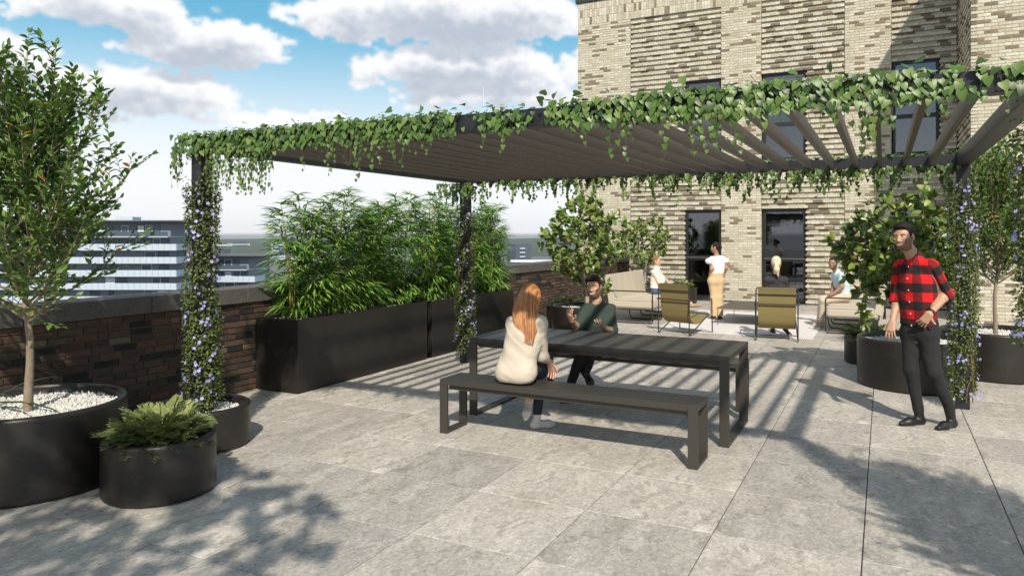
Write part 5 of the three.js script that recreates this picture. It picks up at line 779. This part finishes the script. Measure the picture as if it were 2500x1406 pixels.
// woman standing by the coffee table
const bunHair = (r, at) => (hd, J) => { const a = shortHair(.010, .004)(hd), b = hd.E(at, [r, r, r * .9]); return (x, y, z) => Math.min(a(x, y, z), b(x, y, z) + .003 * (fbm(x * 90, y * 90 + z * 60, 3, 2) - .5)); };
person('woman in a white ruffled blouse and tan wide trousers standing, seen from behind', 1750, 15.16, {
  girth: .80, cell: .013, headCell: .007,
  J: { head: [1747, 605, 0], neck: [1750.5, 624, 0], chest: [1752, 645, 0], shL: [1739, 632, -.02], shR: [1765, 631, .02], elL: [1738.5, 657, .06], wrL: [1733, 677, -.02], elR: [1774, 655, .03], wrR: [1768, 672, -.05], hipL: [1740, 686, -.01], hipR: [1757, 686, .01], knL: [1744, 726, .0], anL: [1744, 772, 0], toeL: [1741, 777, -.1], knR: [1756, 726, .02], anR: [1757, 771, .02], toeR: [1760, 776, -.08] },
  head: { F: frameOf(-2.15, .0, 0), k: .86, skin: [.40, .22, .135], brow: [.02, .014, .01], lip: [.4, .15, .12] },
  handL: { palm: [1, 0, 0], dir: [-.1, -.9, -.3], curl: [.4] }, handR: { palm: [-1, 0, 0], dir: [-.2, -.9, -.3], curl: [.4] }, handSize: .85,
  wear: [{ kind: 'legs', name: 'trousers', q: .018, color: [.60, .43, .245], flare: .028, to: .99, fold: .003, waist: 1.0 }, { kind: 'top', name: 'blouse', q: .011, sleeve: .35, flare: .03, hem: .96, color: [.86, .83, .82], collar: -.0, fold: .009, extra: (J, lat) => blend([ell(add3(J.shL, [-.05, -.05, 0]), [.09, .065, .08]), ell(add3(J.shR, [.04, -.05, 0]), [.085, .065, .08])], .02) }, { kind: 'shoe', color: [.02, .018, .018], shaft: .02 }, { kind: 'hair', color: darkHair, colour: strand(darkHair, 4, .3), shape: bunHair(.045, [0, .02, -.12]), cell: .008 }]
});
// woman on the left sofa
person('woman with tied back hair in a pale pink turtleneck sitting on the left sofa', 1605, 15.95, {
  girth: .80, cell: .013, headCell: .007,
  J: { head: [1604, 638, 0], neck: [1604, 658, 0], chest: [1602, 680, 0], shR: [1598, 665, .15], shL: [1607, 665, -.14], elR: [1614, 690, .19], wrR: [1624, 682, .02], elL: [1624, 688, -.12], wrL: [1626, 684, .06], hipR: [1600, 709, .09], hipL: [1604, 709, -.08], knR: [1648, 704, .16], anR: [1690, 742, .22], toeR: [1708, 741, .26], knL: [1650, 712, -.06], anL: [1672, 762, .0], toeL: [1690, 768, .05] },
  head: { F: frameOf(1.15, 0, 0), k: .86, skin: skinA, brow: [.2, .1, .05], lip: [.5, .2, .17], smile: 1 },
  handR: { palm: [0, 0, -1], dir: [.2, .1, -.8], curl: [.5] }, handL: { palm: [0, 0, 1], dir: [-.2, -.1, .8], curl: [.5] }, handSize: .85,
  wear: [{ kind: 'legs', name: 'jeans', q: .006, color: [.07, .11, .2], to: .75, waist: .75 }, { kind: 'top', name: 'sweater', q: .024, sleeve: 1.85, hem: .60, color: [.84, .68, .58], fold: .008, collar: .085, collarBand: 1, high: 1 }, { kind: 'shoe', color: [.36, .23, .12], soleColor: [.03, .02, .02], shaft: .32, shaftR: .05, pitch: { R: 1, L: 1 } }, { kind: 'hair', color: [.24, .12, .06], colour: strand([.24, .12, .06], 4, .3), shape: bunHair(.03, [0, .06, -.11]), cell: .008 }]
});
// blonde woman in the sling chair
const ponyHair = (hd) => { const a = shortHair(.012, .006)(hd), b = blend([cap(hd.W([0, .01, -.105]), hd.W([-.02, -.1, -.135]), .03, .038), cap(hd.W([-.02, -.1, -.135]), hd.W([-.04, -.22, -.135]), .038, .012), cap(hd.W([-.0, -.1, -.13]), hd.W([.02, -.18, -.13]), .03, .012)], .03); return (x, y, z) => Math.min(a(x, y, z), b(x, y, z) + .005 * (fbm(x * 80, y * 12, 3, 2) - .5)); };
person('blonde woman with a low ponytail and dark grey top in the sling chair', 1895, 12.32, {
  girth: .84, cell: .013, headCell: .007,
  J: { head: [1896, 644, -.06], neck: [1896, 668, -.05], chest: [1896, 702, -.10], shL: [1873, 684, -.06], shR: [1917, 684, -.06], elL: [1864, 727, -.16], wrL: [1872, 740, -.4], elR: [1926, 727, -.16], wrR: [1920, 738, -.4], hipL: [1882, 768, -.26], hipR: [1908, 768, -.26], knL: [1886, 748, -.68], anL: [1888, 800, -.75], toeL: [1886, 806, -.9], knR: [1918, 745, -.66], anR: [1922, 802, -.52], toeR: [1934, 816, -.42] },
  head: { F: frameOf(2.75, 0, 0), k: .9, skin: skinA, brow: [.3, .2, .1], lip: [.5, .2, .17] }, handSize: .85,
  handL: { palm: [0, -1, 0], dir: [.1, 0, -1], curl: [.3] }, handR: { palm: [0, -1, 0], dir: [-.1, 0, -1], curl: [.3] },
  wear: [{ kind: 'legs', name: 'trousers', q: .005, color: [.03, .03, .035], to: .92, waist: .5 }, { kind: 'top', name: 'dark_top', q: .012, sleeve: 1.8, hem: .36, color: [.036, .032, .038], collar: .03, fold: .004 }, { kind: 'shoe', color: [.015, .016, .018], soleColor: [.5, .5, .48], pitch: { R: 1 } }, { kind: 'hair', color: [.70, .56, .36], colour: strand([.72, .59, .40], 4, .3), shape: ponyHair, pts: (hd) => [hd.W([0, .1, 0]), hd.W([0, -.25, -.14])], pad: .12, cell: .007 }]
});
// man on the right sofa
person('bearded man in a pale blue polo shirt and beige trousers sitting on the right sofa', 2045, 13.96, {
  girth: .94, cell: .013, headCell: .0065,
  J: { head: [2035, 644, .02], neck: [2043, 663, 0], chest: [2055, 693, 0], shR: [2039, 673, -.16], shL: [2057, 674, .15], elR: [2036, 700, -.14], wrR: [2030, 717, .02], elL: [2056, 701, .21], wrL: [2036, 717, .20], hipR: [2062, 724, -.09], hipL: [2066, 724, .09], knR: [2008, 730, -.10], anR: [2001, 783, -.14], toeR: [1988, 789, -.08], knL: [2011, 733, .13], anL: [2006, 786, .06], toeL: [1993, 795, .12] },
  head: { F: frameOf(-.75, .05, 0), k: .92, male: 1, skin: skinC, brow: [.012, .009, .008], lip: [.25, .1, .08], beard: [.02, .014, .012], smile: 1 }, handSize: .95,
  handR: { palm: [0, -1, .1], dir: [-.5, -.3, .5], curl: [.4] }, handL: { palm: [0, -1, 0], dir: [-.8, -.2, -.2], curl: [.4] },
  wear: [{ kind: 'legs', name: 'trousers', q: .010, color: [.55, .46, .36], to: .95, waist: .68, fold: .005 }, { kind: 'top', name: 'polo_shirt', q: .014, sleeve: .55, hem: .56, color: [.50, .64, .66], collar: .035, collarBand: 1, fold: .006 }, { kind: 'shoe', color: [.40, .31, .24], soleColor: [.6, .55, .5] }, { kind: 'hair', color: darkHair, colour: strand(darkHair, 4, .3), shape: shortHair(.007, .004), cell: .007 }]
});

// ---------- done ----------
scene.traverse(o => { if (o.isMesh) { o.castShadow = true; o.receiveShadow = true; } });
renderer.render(scene, camera);
